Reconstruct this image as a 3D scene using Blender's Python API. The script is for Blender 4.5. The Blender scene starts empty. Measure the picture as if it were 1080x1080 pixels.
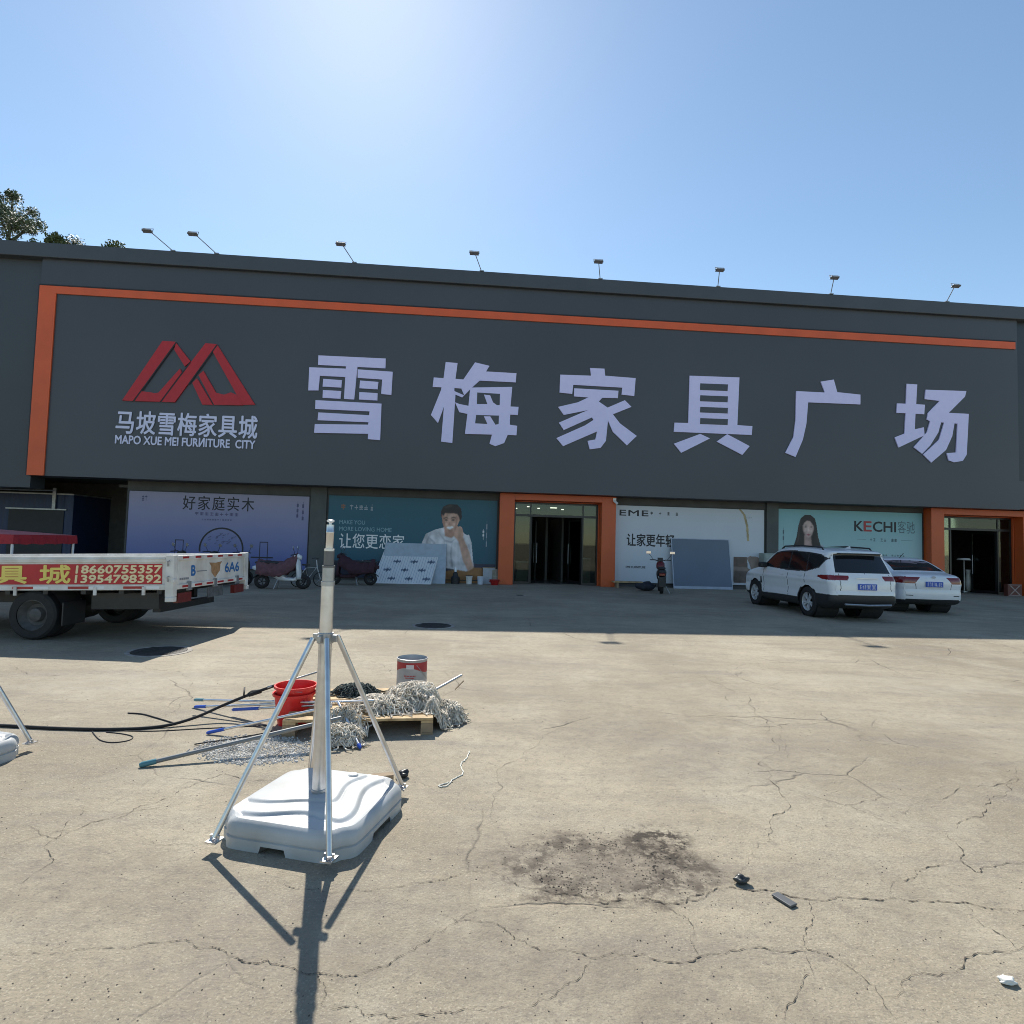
import bpy, bmesh, math, random
import numpy as np
from mathutils import Vector, Matrix
random.seed(7); RN = np.random.RandomState(11)
S = bpy.context.scene
COL = S.collection
rad = math.radians

# ------------------------------------------------------------------ camera, sky, sun, exposure
F, PITCH, ROLL, EYE = 620.0, rad(2.95), math.atan(.028), 1.6      # focal length in pixels of a 1080 wide picture
cam = bpy.data.cameras.new('camera'); camo = bpy.data.objects.new('camera', cam); COL.objects.link(camo)
cam.sensor_width = 36; cam.lens = F/1080*36; cam.clip_start = .05; cam.clip_end = 5000
FW = Vector((0, math.cos(PITCH), math.sin(PITCH))); UP0 = Vector((0, -math.sin(PITCH), math.cos(PITCH))); XX = Vector((1, 0, 0))
RT = XX*math.cos(ROLL)+UP0*math.sin(ROLL); UP = UP0*math.cos(ROLL)-XX*math.sin(ROLL)
EYEP = Vector((0, 0, EYE))
camo.matrix_world = Matrix(((RT.x, UP.x, -FW.x, 0), (RT.y, UP.y, -FW.y, 0), (RT.z, UP.z, -FW.z, EYE), (0, 0, 0, 1)))
S.camera = camo

SUN_EL, SUN_AZ = rad(46.1), rad(-16.6)
world = bpy.data.worlds.new('World'); S.world = world; world.use_nodes = True
wn = world.node_tree; bg = wn.nodes['Background']
sky = wn.nodes.new('ShaderNodeTexSky'); sky.sky_type = 'NISHITA'; sky.sun_disc = False
sky.sun_elevation = SUN_EL; sky.sun_rotation = SUN_AZ; sky.altitude = 50; sky.air_density = 1.0; sky.dust_density = .20; sky.ozone_density = 1.0
tint = wn.nodes.new('ShaderNodeMix'); tint.data_type = 'RGBA'; tint.blend_type = 'MULTIPLY'; tint.inputs[0].default_value = 1.0; tint.inputs[7].default_value = (.97, 1.04, 1.01, 1)
wn.links.new(sky.outputs[0], tint.inputs[6]); wn.links.new(tint.outputs[2], bg.inputs[0]); bg.inputs[1].default_value = .103
sl = bpy.data.lights.new('sun', 'SUN'); sl.energy = 4.2; sl.angle = rad(.5); sl.color = (1, .95, .86)
so = bpy.data.objects.new('sun', sl); COL.objects.link(so)
SDIR = Vector((math.sin(SUN_AZ)*math.cos(SUN_EL), math.cos(SUN_AZ)*math.cos(SUN_EL), math.sin(SUN_EL)))
so.rotation_euler = SDIR.to_track_quat('Z', 'Y').to_euler(); so.location = (0, 30, 40)
S.view_settings.view_transform = 'Standard'; S.view_settings.look = 'None'; S.view_settings.gamma = 1; S.view_settings.exposure = .64
S.render.engine = 'CYCLES'; S.cycles.filter_width = 1.0
try: S.cycles.use_denoising = True
except Exception: pass

# ------------------------------------------------------------------ surveying helpers (where a seen point stands on the ground or the facade)
def ray(px, py): return FW+RT*((px-540)/F)-UP*((py-540)/F)
def gr(px, py, z=0.0):
    d = ray(px, py); return EYEP+d*((z-EYE)/d.z)
PHI = math.atan(.0825); U = Vector((math.cos(PHI), math.sin(PHI), 0)); NN = Vector((math.sin(PHI), -math.cos(PHI), 0))
B0 = gr(590, 617)
def fac(px, py, o=0.0):
    d = ray(px, py); t = (B0+NN*o-EYEP).dot(NN)/d.dot(NN); q = EYEP+d*t-B0
    return (q.dot(U), q.z)

# ------------------------------------------------------------------ materials
MATS = {}
def mat(name, col, rough=.6, metal=0.0, var=.12, scale=6.0, bump=0.0, bscale=40.0, spec=.5, coat=0.0, trans=0.0, emit=None, alpha=1.0, dirt=None):
    if name in MATS: return MATS[name]
    m = bpy.data.materials.new(name); m.use_nodes = True; nt = m.node_tree; b = nt.nodes['Principled BSDF']
    b.inputs['Roughness'].default_value = rough; b.inputs['Metallic'].default_value = metal
    b.inputs['Specular IOR Level'].default_value = spec; b.inputs['Coat Weight'].default_value = coat
    b.inputs['Transmission Weight'].default_value = trans; b.inputs['Alpha'].default_value = alpha
    tc = nt.nodes.new('ShaderNodeTexCoord')
    n = nt.nodes.new('ShaderNodeTexNoise'); n.inputs['Scale'].default_value = scale; n.inputs['Detail'].default_value = 6
    nt.links.new(tc.outputs['Object'], n.inputs['Vector'])
    r = nt.nodes.new('ShaderNodeValToRGB'); r.color_ramp.elements[0].position = .3; r.color_ramp.elements[1].position = .7
    d = dirt if dirt else tuple(c*(1-var) for c in col)
    r.color_ramp.elements[0].color = (*d, 1); r.color_ramp.elements[1].color = (*[min(1, c*(1+var*.6)) for c in col], 1)
    nt.links.new(n.outputs[0], r.inputs[0]); nt.links.new(r.outputs[0], b.inputs['Base Color'])
    if bump:
        n2 = nt.nodes.new('ShaderNodeTexNoise'); n2.inputs['Scale'].default_value = bscale; n2.inputs['Detail'].default_value = 4
        nt.links.new(tc.outputs['Object'], n2.inputs['Vector'])
        bp = nt.nodes.new('ShaderNodeBump'); bp.inputs['Strength'].default_value = bump; bp.inputs['Distance'].default_value = .02
        nt.links.new(n2.outputs[0], bp.inputs['Height']); nt.links.new(bp.outputs[0], b.inputs['Normal'])
    if emit:
        b.inputs['Emission Color'].default_value = (*emit[0], 1); b.inputs['Emission Strength'].default_value = emit[1]
    MATS[name] = m; return m

M_facade = mat('slate_panel', (.063, .068, .079), .42, var=.14, scale=.16, bump=.03, bscale=3)
M_facade2 = mat('slate_panel_side', (.050, .058, .066), .45, var=.08, scale=.4)
M_cap = mat('slate_coping', (.064, .073, .082), .45, var=.08, scale=1)
M_recess = mat('dark_panel', (.024, .032, .040), .4, var=.1, scale=.8)
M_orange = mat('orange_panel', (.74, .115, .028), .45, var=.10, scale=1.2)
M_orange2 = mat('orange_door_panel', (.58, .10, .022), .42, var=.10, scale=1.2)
M_wall = mat('grey_render', (.10, .10, .095), .85, var=.2, scale=1.6, bump=.1)
M_inside = mat('interior_dark', (.09, .085, .075), .8, var=.2)
M_infloor = mat('interior_floor', (.10, .095, .09), .25, var=.2, scale=2)
M_letter = mat('lilac_letter', (.74, .70, 1.0), .5, var=.03, emit=None)
M_letterw = mat('pale_letter', (.72, .72, .90), .5, var=.03)
M_red = mat('red_logo', (.50, .014, .022), .45, var=.08)
M_dkline = mat('dark_edge', (.02, .022, .025), .6)
M_black = mat('black_rubber', (.018, .018, .019), .75, var=.3, scale=20)
M_blackpl = mat('black_plastic', (.022, .023, .025), .45, var=.2, scale=10)
M_blackmt = mat('black_frame', (.014, .014, .015), .35, var=.1)
M_alu = mat('aluminium', (.66, .66, .67), .32, 1.0, var=.15, scale=14)
M_alud = mat('aluminium_dull', (.42, .43, .44), .42, .9, var=.2, scale=14)
M_steel = mat('galvanised_steel', (.38, .39, .40), .45, .7, var=.2, scale=10)
M_plastic = mat('pale_grey_plastic', (.47, .49, .50), .45, var=.05, scale=5, bump=.04, bscale=90, dirt=(.38, .385, .375))
M_white = mat('white_paint', (.80, .81, .82), .28, var=.03, coat=.6)
M_whited = mat('dusty_white_paint', (.74, .73, .70), .5, var=.08, scale=3.5, dirt=(.56, .52, .47))
M_redbanner = mat('red_banner', (.50, .022, .025), .5, var=.12, scale=5)
M_yellow = mat('yellow_print', (.85, .68, .16), .5, var=.06)
M_cream = mat('cream_print', (.86, .72, .42), .5, var=.06)
M_redlamp = mat('red_lens', (.20, .008, .010), .15, var=.3, scale=9, coat=.5)
M_redpaint = mat('red_reflector', (.40, .02, .02), .35, var=.15)
M_carglass = mat('tinted_glass', (.012, .014, .017), .06, var=.1, spec=.7)
M_rim = mat('alloy_rim', (.72, .73, .75), .3, .35, var=.1)
M_plate = mat('blue_plate', (.02, .09, .48), .4, var=.05)
M_pwhite = mat('white_print', (.80, .80, .80), .5, var=.03)
M_pblack = mat('black_print', (.018, .018, .022), .5, var=.05)
M_wood = mat('pallet_wood', (.50, .36, .19), .75, var=.35, scale=9, bump=.2, bscale=30, dirt=(.30, .20, .10))
M_wood2 = mat('old_wood', (.30, .22, .14), .8, var=.3, scale=8, bump=.2)
M_bucket = mat('red_plastic', (.70, .018, .016), .35, var=.08, scale=5)
M_mop = mat('mop_cotton', (.78, .71, .60), .95, var=.3, scale=11, bump=.2, bscale=120, dirt=(.40, .35, .28))
M_mopg = mat('dark_cloth', (.055, .075, .070), .9, var=.4, scale=14, bump=.4)
M_bluepl = mat('blue_plastic', (.03, .10, .50), .4, var=.1)
M_teal = mat('teal_plastic', (.08, .22, .26), .4, var=.1)
M_skin = mat('printed_skin', (.55, .34, .26), .5, var=.08, scale=9)
M_skind = mat('printed_skin_shade', (.40, .22, .16), .5, var=.08)
M_hair = mat('printed_hair', (.018, .014, .014), .5, var=.3, scale=12)
M_shirt = mat('printed_shirt', (.62, .60, .60), .5, var=.22, scale=3)
M_stone = mat('grit_stone', (.34, .31, .27), .9, var=.4, scale=8)
M_gravel = mat('pale_gravel', (.55, .53, .49), .9, var=.4, scale=10)
M_bark = mat('bark', (.10, .075, .05), .9, var=.3, scale=4)
M_leaf = mat('leaf_green', (.085, .12, .045), .6, var=.5, scale=1.2)
M_iron = mat('cast_iron', (.05, .047, .045), .7, .3, var=.4, scale=18, bump=.4)
M_shed = mat('blue_sheet_steel', (.012, .030, .085), .5, var=.15, scale=3)
M_pinkcl = mat('pink_quilt', (.15, .07, .078), .9, var=.3, scale=9, bump=.3)
M_purple = mat('purple_quilt', (.055, .022, .032), .9, var=.3, scale=7, bump=.3)
M_redcanopy = mat('red_canopy', (.45, .03, .04), .7, var=.15, scale=3)

def glass_mat():
    m = bpy.data.materials.new('door_glass'); m.use_nodes = True; nt = m.node_tree
    b = nt.nodes['Principled BSDF']; nt.nodes.remove(b)
    out = nt.nodes['Material Output']; mx = nt.nodes.new('ShaderNodeMixShader'); tr = nt.nodes.new('ShaderNodeBsdfTransparent'); gl = nt.nodes.new('ShaderNodeBsdfGlossy')
    tr.inputs[0].default_value = (.62, .66, .62, 1); gl.inputs['Roughness'].default_value = .02; gl.inputs[0].default_value = (.9, .95, .9, 1)
    fr = nt.nodes.new('ShaderNodeFresnel'); fr.inputs[0].default_value = 1.5
    nt.links.new(fr.outputs[0], mx.inputs[0]); nt.links.new(tr.outputs[0], mx.inputs[1]); nt.links.new(gl.outputs[0], mx.inputs[2]); nt.links.new(mx.outputs[0], out.inputs[0])
    return m
M_glass = glass_mat()

# ------------------------------------------------------------------ mesh helpers
def inside(poly, x, y):
    poly = np.array(poly); r = np.zeros(np.shape(x), bool); j = len(poly)-1
    for i in range(len(poly)):
        xi, yi = poly[i]; xj, yj = poly[j]
        c = ((yi > y) != (yj > y)) & (x < (xj-xi)*(y-yi)/(yj-yi+1e-12)+xi); r ^= c; j = i
    return r
class MB:
    def __init__(s): s.v = []; s.f = []; s.mi = []; s.cuts = []
    def cut(s):                            # what follows becomes a mesh object of its own, of the same name
        if s.v: s.cuts.append((len(s.v), len(s.f)))
        return s
    def add(s, vs, fs, mi=0):
        b = len(s.v); s.v += [tuple(p) for p in vs]; s.f += [tuple(i+b for i in f) for f in fs]; s.mi += [mi]*len(fs); return s
    def box(s, a, b, mi=0, m=None):
        x0, y0, z0 = a; x1, y1, z1 = b
        vs = [Vector(p) for p in ((x0, y0, z0), (x1, y0, z0), (x1, y1, z0), (x0, y1, z0), (x0, y0, z1), (x1, y0, z1), (x1, y1, z1), (x0, y1, z1))]
        if m is not None: vs = [m @ p for p in vs]
        return s.add(vs, [(3, 2, 1, 0), (4, 5, 6, 7), (0, 1, 5, 4), (1, 2, 6, 5), (2, 3, 7, 6), (3, 0, 4, 7)], mi)
    def tube(s, pts, r, n=8, mi=0, cap=True):
        pts = [Vector(p) for p in pts]; k = len(pts); rs = r if hasattr(r, '__len__') else [r]*k
        vs = []; ref = None
        for i, p in enumerate(pts):
            t = (pts[min(i+1, k-1)]-pts[max(i-1, 0)]); t = t.normalized() if t.length > 1e-9 else Vector((0, 0, 1))
            if ref is None:
                ref = Vector((0, 0, 1)) if abs(t.z) < .9 else Vector((1, 0, 0))
            a = t.cross(ref); a = a.normalized() if a.length > 1e-6 else t.orthogonal().normalized(); b = t.cross(a); ref = -b if False else ref
            for j in range(n):
                q = 2*math.pi*j/n; vs.append(p+(a*math.cos(q)+b*math.sin(q))*rs[i])
        fs = [(i*n+j, i*n+(j+1) % n, (i+1)*n+(j+1) % n, (i+1)*n+j) for i in range(k-1) for j in range(n)]
        if cap: fs += [tuple(range(n))[::-1], tuple((k-1)*n+j for j in range(n))]
        return s.add(vs, fs, mi)
    def lathe(s, prof, n=24, mi=0, m=None, cap=True):
        vs = []
        for (r, z) in prof:
            for j in range(n):
                q = 2*math.pi*j/n; p = Vector((r*math.cos(q), r*math.sin(q), z)); vs.append(m @ p if m is not None else p)
        k = len(prof)
        fs = [(i*n+j, i*n+(j+1) % n, (i+1)*n+(j+1) % n, (i+1)*n+j) for i in range(k-1) for j in range(n)]
        if cap: fs += [tuple(range(n))[::-1], tuple((k-1)*n+j for j in range(n))]
        return s.add(vs, fs, mi)
    def flat(s, poly, y, mi=0):            # a flat print in the x,z plane facing -y
        return s.add([(p[0], y, p[1]) for p in poly], [tuple(range(len(poly)))], mi)
    def slab(s, poly, y0, y1, mi=0):       # an outline in x,z with thickness in y
        n = len(poly); a = sum(poly[i][0]*poly[(i+1) % n][1]-poly[(i+1) % n][0]*poly[i][1] for i in range(n))
        if a < 0: poly = poly[::-1]
        vs = [(p[0], y0, p[1]) for p in poly]+[(p[0], y1, p[1]) for p in poly]
        fs = [tuple(range(n)), tuple(range(n, 2*n))[::-1]]+[(i, i+n, (i+1) % n+n, (i+1) % n) for i in range(n)]
        return s.add(vs, fs, mi)
    def print_soft(s, name, parent, cols, seed=0, step=.016):
        # a printed photograph: the outlines become a fine coloured mesh whose tones run into one another
        V = np.array(s.v); x0, x1 = V[:, 0].min()-.04, V[:, 0].max()+.04; z0, z1 = V[:, 2].min(), V[:, 2].max()+.04
        nx, nz = int((x1-x0)/step)+1, int((z1-z0)/step)+1; gx, gz = np.meshgrid(np.linspace(x0, x1, nx), np.linspace(z0, z1, nz), indexing='ij')
        img = np.zeros((nx, nz, 3)); msk = np.zeros((nx, nz))
        for f, mi in zip(s.f, s.mi):
            k = inside([(s.v[i][0], s.v[i][2]) for i in f], gx, gz); img[k] = cols[mi]; msk[k] = 1
        def blur(a, n):
            for _ in range(n):
                p = np.pad(a, ((1, 1), (1, 1))+((0, 0),)*(a.ndim-2), mode='edge'); a = (p[:-2, 1:-1]+p[2:, 1:-1]+p[1:-1, :-2]+p[1:-1, 2:]+2*p[1:-1, 1:-1])/6
            return a
        w = msk[..., None]; soft = blur(img*w, 3)/np.maximum(blur(w, 3), 1e-3)
        lum = soft.mean(2); wide = blur(lum, 60)
        rs = np.random.RandomState(seed); n1 = blur(rs.rand(nx, nz), 10)-.5; n2 = blur(rs.rand(nx, nz), 60)-.5; cloth = blur(rs.rand(nx, nz).cumsum(1)*0+rs.rand(nx, 1), 6)-.5
        soft = soft*np.clip(1+n1*.7+n2*7+cloth*.25+(gx-gx.mean())*.10, .45, 1.6)[..., None]
        idx = np.arange(nx*nz).reshape(nx, nz); q = np.stack([idx[:-1, :-1], idx[1:, :-1], idx[1:, 1:], idx[:-1, 1:]], -1).reshape(-1, 4)
        keep = (blur(msk, 2).ravel()[q].mean(1) > .5); q = q[keep]; u, inv = np.unique(q, return_inverse=True); inv = inv.reshape(-1, 4)
        me = bpy.data.meshes.new(name); me.from_pydata(np.c_[gx.ravel()[u], np.full(len(u), -.004), gz.ravel()[u]].tolist(), [], inv.tolist())
        ca = me.color_attributes.new('print', 'FLOAT_COLOR', 'POINT'); ca.data.foreach_set('color', np.c_[soft.reshape(-1, 3)[u], np.ones(len(u))].ravel())
        m = bpy.data.materials.get('printed_picture')
        if not m:
            m = bpy.data.materials.new('printed_picture'); m.use_nodes = True; at_ = m.node_tree.nodes.new('ShaderNodeVertexColor'); at_.layer_name = 'print'
            bs = m.node_tree.nodes['Principled BSDF']; bs.inputs['Roughness'].default_value = .45; m.node_tree.links.new(at_.outputs[0], bs.inputs['Base Color'])
        me.materials.append(m); o = bpy.data.objects.new(name, me); COL.objects.link(o); o.parent = parent; return o
    def build(s, name, mats, parent=None, loc=None, rot=None, smooth=False, bevel=0, sub=0, autos=None):
        if s.cuts:
            o = None; ends = s.cuts+[(len(s.v), len(s.f))]; v0 = f0 = 0
            for v1, f1 in ends:
                if f1 > f0:
                    q = MB(); q.v = s.v[v0:v1]; q.f = [tuple(i-v0 for i in f) for f in s.f[f0:f1]]; q.mi = s.mi[f0:f1]
                    o = q.build(name, mats, parent, loc, rot, smooth, bevel, sub, autos)
                v0, f0 = v1, f1
            return o
        me = bpy.data.meshes.new(name); me.from_pydata(s.v, [], s.f); me.update()
        for m in (mats if isinstance(mats, (list, tuple)) else [mats]): me.materials.append(m)
        me.polygons.foreach_set('material_index', s.mi)
        if smooth: me.polygons.foreach_set('use_smooth', [True]*len(s.f))
        o = bpy.data.objects.new(name, me); COL.objects.link(o)
        if parent is not None: o.parent = parent
        if loc is not None: o.location = loc
        if rot is not None: o.rotation_euler = rot
        if smooth and autos:
            sharp_by_angle(me, autos)
        if bevel:
            bv = o.modifiers.new('bevel', 'BEVEL'); bv.width = bevel; bv.segments = 2; bv.limit_method = 'ANGLE'; bv.angle_limit = rad(35)
        if sub:
            sb = o.modifiers.new('sub', 'SUBSURF'); sb.levels = sub; sb.render_levels = sub
        return o
def sharp_by_angle(me, deg):
    bm = bmesh.new(); bm.from_mesh(me)
    for e in bm.edges:
        if len(e.link_faces) == 2 and e.calc_face_angle(0) > rad(deg): e.smooth = False
    bm.to_mesh(me); bm.free()

def empty(name, loc=(0, 0, 0), rz=0.0, rx=0.0, ry=0.0):
    o = bpy.data.objects.new(name, None); COL.objects.link(o); o.location = loc; o.rotation_euler = (rx, ry, rz); o.empty_display_size = .2; return o
def tag(o, label, cat, group=None, kind=None):
    if label: o['label'] = label
    if cat: o['category'] = cat
    if group: o['group'] = group
    if kind: o['kind'] = kind
    return o
def structure(o): o['kind'] = 'structure'; return o
def copy_tree(o, parent=None):
    c = o.copy(); COL.objects.link(c)
    if parent is not None: c.parent = parent
    for ch in list(o.children): copy_tree(ch, c)
    return c
def text_geo(body, size, bold=0.0, extrude=0.0, align='LEFT', width=None, spacing=1.0, shear=0.0):
    cu = bpy.data.curves.new('txt', 'FONT'); cu.body = body; cu.size = size; cu.extrude = extrude; cu.align_x = align; cu.space_character = spacing; cu.shear = shear
    cu.resolution_u = 3; cu.fill_mode = 'BOTH' if extrude else 'FRONT'
    o = bpy.data.objects.new('txt', cu); COL.objects.link(o)
    dg = bpy.context.evaluated_depsgraph_get(); me = o.evaluated_get(dg).to_mesh()
    vs = [tuple(v.co) for v in me.vertices]; fs = [tuple(p.vertices) for p in me.polygons]
    o.evaluated_get(dg).to_mesh_clear(); bpy.data.objects.remove(o); bpy.data.curves.remove(cu)
    if width and vs:
        x0 = min(v[0] for v in vs); x1 = max(v[0] for v in vs); k = width/(x1-x0)
        c = 0 if align == 'LEFT' else (x0+x1)/2
        vs = [((v[0]-(x0 if align == 'LEFT' else c))*k, v[1], v[2]) for v in vs]
    if bold and vs:                              # heavier strokes: the same outline laid four more times, a hair apart
        v0, f0 = list(vs), list(fs); n = len(v0)
        for k, (dx, dy) in enumerate(((bold, 0), (-bold, 0), (0, bold), (0, -bold), (bold*.7, bold*.7), (-bold*.7, -bold*.7))):
            vs += [(v[0]+dx, v[1]+dy, v[2]+(k+1)*.0004) for v in v0]; fs += [tuple(i+n*(k+1) for i in f) for f in f0]
    return vs, fs
def put_text(mb, body, size, x, z, y, mi=0, **kw):     # lettering in the x,z plane facing -y
    mb.cut(); vs, fs = text_geo(body, size, **kw)
    mb.add([(x+v[0], y-v[2], z+v[1]) for v in vs], fs, mi)
    return mb

# ------------------------------------------------------------------ ground
def ground_material():
    m = bpy.data.materials.new('worn_concrete'); m.use_nodes = True; nt = m.node_tree; b = nt.nodes['Principled BSDF']; N = nt.nodes.new; L = nt.links.new
    tc = N('ShaderNodeTexCoord')
    def noise(scale, detail=6, rough=.6, dist=0, vec=None):
        n = N('ShaderNodeTexNoise'); n.inputs['Scale'].default_value = scale; n.inputs['Detail'].default_value = detail; n.inputs['Roughness'].default_value = rough; n.inputs['Distortion'].default_value = dist
        L(vec or tc.outputs['Object'], n.inputs['Vector']); return n.outputs[0]
    def ramp(src, p0, p1, c0=(0, 0, 0), c1=(1, 1, 1)):
        r = N('ShaderNodeValToRGB'); r.color_ramp.elements[0].position = p0; r.color_ramp.elements[1].position = p1; r.color_ramp.elements[0].color = (*c0, 1); r.color_ramp.elements[1].color = (*c1, 1); L(src, r.inputs[0]); return r.outputs[0]
    def mix(f, a, c, mode='MIX'):
        x = N('ShaderNodeMix'); x.data_type = 'RGBA'; x.blend_type = mode
        (L(f, x.inputs[0]) if not isinstance(f, float) else setattr(x.inputs[0], 'default_value', f))
        for s, v in ((x.inputs[6], a), (x.inputs[7], c)):
            if isinstance(v, tuple): s.default_value = (*v, 1)
            else: L(v, s)
        return x.outputs[2]
    def mth(op, a, c=None):
        x = N('ShaderNodeMath'); x.operation = op
        for s, v in ((x.inputs[0], a), (x.inputs[1], c)):
            if v is None: continue
            if isinstance(v, (int, float)): s.default_value = v
            else: L(v, s)
        return x.outputs[0]
    base = mix(ramp(noise(.35, 7, .62), .36, .66), (.250, .210, .150), (.405, .350, .258))
    mp = N('ShaderNodeMapping'); mp.inputs['Scale'].default_value = (.5, 2.6, 1); mp.inputs['Rotation'].default_value = (0, 0, rad(-24)); L(tc.outputs['Object'], mp.inputs[0])
    base = mix(mth('MULTIPLY', ramp(noise(1.1, 7, .68, 0, mp.outputs[0]), .47, .70), .68), base, (.205, .180, .150))
    base = mix(mth('MULTIPLY', ramp(noise(.8, 7, .68, .6), .50, .66), .5), base, (.43, .385, .295))
    base = mix(mth('MULTIPLY', ramp(noise(16, 5, .72), .50, .66), .50), base, (.19, .165, .135))      # smeared grime
    base = mix(mth('MULTIPLY', ramp(noise(2.7, 8, .7), .52, .72), .45), base, (.44, .39, .295))                              # pale worn patches
    base = mix(mth('MULTIPLY', ramp(noise(9, 6, .7), .5, .75), .35), base, (.20, .175, .145))
    base = mix(mth('MULTIPLY', ramp(noise(85, 3, .6), .55, .66), .42), base, (.54, .485, .375))                               # exposed aggregate
    base = mix(mth('MULTIPLY', ramp(noise(40, 4, .7), .57, .68), .62), base, (.13, .112, .092))
    base = mix(mth('MULTIPLY', ramp(noise(120, 2, .6), .55, .66), .5), base, (.16, .137, .11))
    # stains with a shape of their own, at fixed places
    sp = N('ShaderNodeSeparateXYZ'); L(tc.outputs['Object'], sp.inputs[0]); wob = noise(4.5, 6, .7)
    def blot(px, py, rx, ry, col, amt, ring=False, pn=(7, .46, .62)):
        nonlocal base
        c = gr(px, py)
        dx = mth('DIVIDE', mth('SUBTRACT', sp.outputs[0], c.x), rx); dy = mth('DIVIDE', mth('SUBTRACT', sp.outputs[1], c.y), ry)
        d = mth('SQRT', mth('ADD', mth('MULTIPLY', dx, dx), mth('MULTIPLY', dy, dy)))
        d = mth('ADD', d, mth('MULTIPLY', mth('SUBTRACT', wob, .5), 1.5))
        f = ramp(d, .55, 1.0, (1, 1, 1), (0, 0, 0))
        if ring: f = mth('MULTIPLY', f, mth('ADD', ramp(d, .35, .8), .35))
        f = mth('MULTIPLY', f, ramp(noise(pn[0], 8, .75), pn[1], pn[2])); f = mth('MULTIPLY', f, amt)
        base = mix(f, base, col)
    blot(680, 905, .45, .30, (.16, .13, .10), .7, False, (5, .3, .6))
    blot(560, 900, .7, .4, (.19, .16, .125), .6, False, (4, .3, .7))
    blot(780, 805, .9, .5, (.21, .185, .15), .6, False, (4, .3, .7))
    blot(560, 700, 1.2, .6, (.22, .19, .155), .6, False, (4, .3, .7))
    blot(610, 1010, .7, .35, (.19, .165, .135), .6, False, (5, .35, .7))
    blot(250, 1000, .5, .4, (.21, .18, .15), .6, False, (5, .35, .7))
    blot(120, 720, 1.4, .7, (.44, .40, .33), .4, False, (3, .3, .7))
    blot(900, 940, .8, .35, (.19, .160, .122), .6, False, (5, .35, .65))
    blot(430, 980, .7, .4, (.19, .160, .122), .6, False, (5, .35, .65))
    blot(90, 930, .9, .4, (.18, .152, .118), .65, False, (5, .35, .65))
    blot(700, 1040, .9, .3, (.18, .152, .118), .6, False, (6, .35, .65))
    blot(620, 770, 1.0, .5, (.19, .163, .128), .55, False, (4, .35, .65))
    blot(930, 720, 2.2, .5, (.43, .385, .30), .5, False, (2, .35, .65))
    blot(640, 915, .60, .36, (.062, .048, .038), 1.0, True, (11, .43, .53))
    blot(700, 890, .22, .26, (.05, .04, .03), 1.0, False, (13, .46, .54))
    # hairline crazing
    v = N('ShaderNodeTexVoronoi'); v.feature = 'DISTANCE_TO_EDGE'; v.inputs['Scale'].default_value = .75
    wv = N('ShaderNodeMix'); wv.data_type = 'VECTOR'; wv.inputs[0].default_value = .16
    nz = N('ShaderNodeTexNoise'); nz.inputs['Scale'].default_value = 2.2; nz.inputs['Detail'].default_value = 8; L(tc.outputs['Object'], nz.inputs['Vector'])
    L(tc.outputs['Object'], wv.inputs[4]); L(nz.outputs[1], wv.inputs[5]); L(wv.outputs[1], v.inputs['Vector'])
    crk = mth('MULTIPLY', ramp(v.outputs[0], .0008, .0055, (1, 1, 1), (0, 0, 0)), ramp(noise(.55, 4), .50, .62))
    base = mix(mth('MULTIPLY', crk, .58), base, (.07, .06, .05))
    L(base, b.inputs['Base Color']); b.inputs['Roughness'].default_value = .86; b.inputs['Specular IOR Level'].default_value = .3
    h = mth('ADD', mth('MULTIPLY', noise(60, 5, .7), .35), mth('ADD', mth('MULTIPLY', noise(6, 6, .6), .9), mth('MULTIPLY', crk, -.6)))
    bp = N('ShaderNodeBump'); bp.inputs['Strength'].default_value = .8; bp.inputs['Distance'].default_value = .02; L(h, bp.inputs['Height']); L(bp.outputs[0], b.inputs['Normal'])
    return m
M_ground = ground_material()
M_crack = mat('crack_dirt', (.075, .062, .048), .95, var=.5, scale=30)
def crack_points(pts, rough=.16, depth=4):
    P = [gr(*p) for p in pts]
    for k in range(depth):
        Q = [P[0]]
        for a, b in zip(P, P[1:]):
            d = b-a; n = Vector((-d.y, d.x, 0)); Q += [(a+b)/2+n*random.uniform(-rough, rough), b]
        P = Q
    return P
def Z1(l): return [(180+x/3.6, 780+y/3.6) for x, y in l]
def Z2(l): return [(500+x/1.862, 840+y/1.862) for x, y in l]
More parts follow.
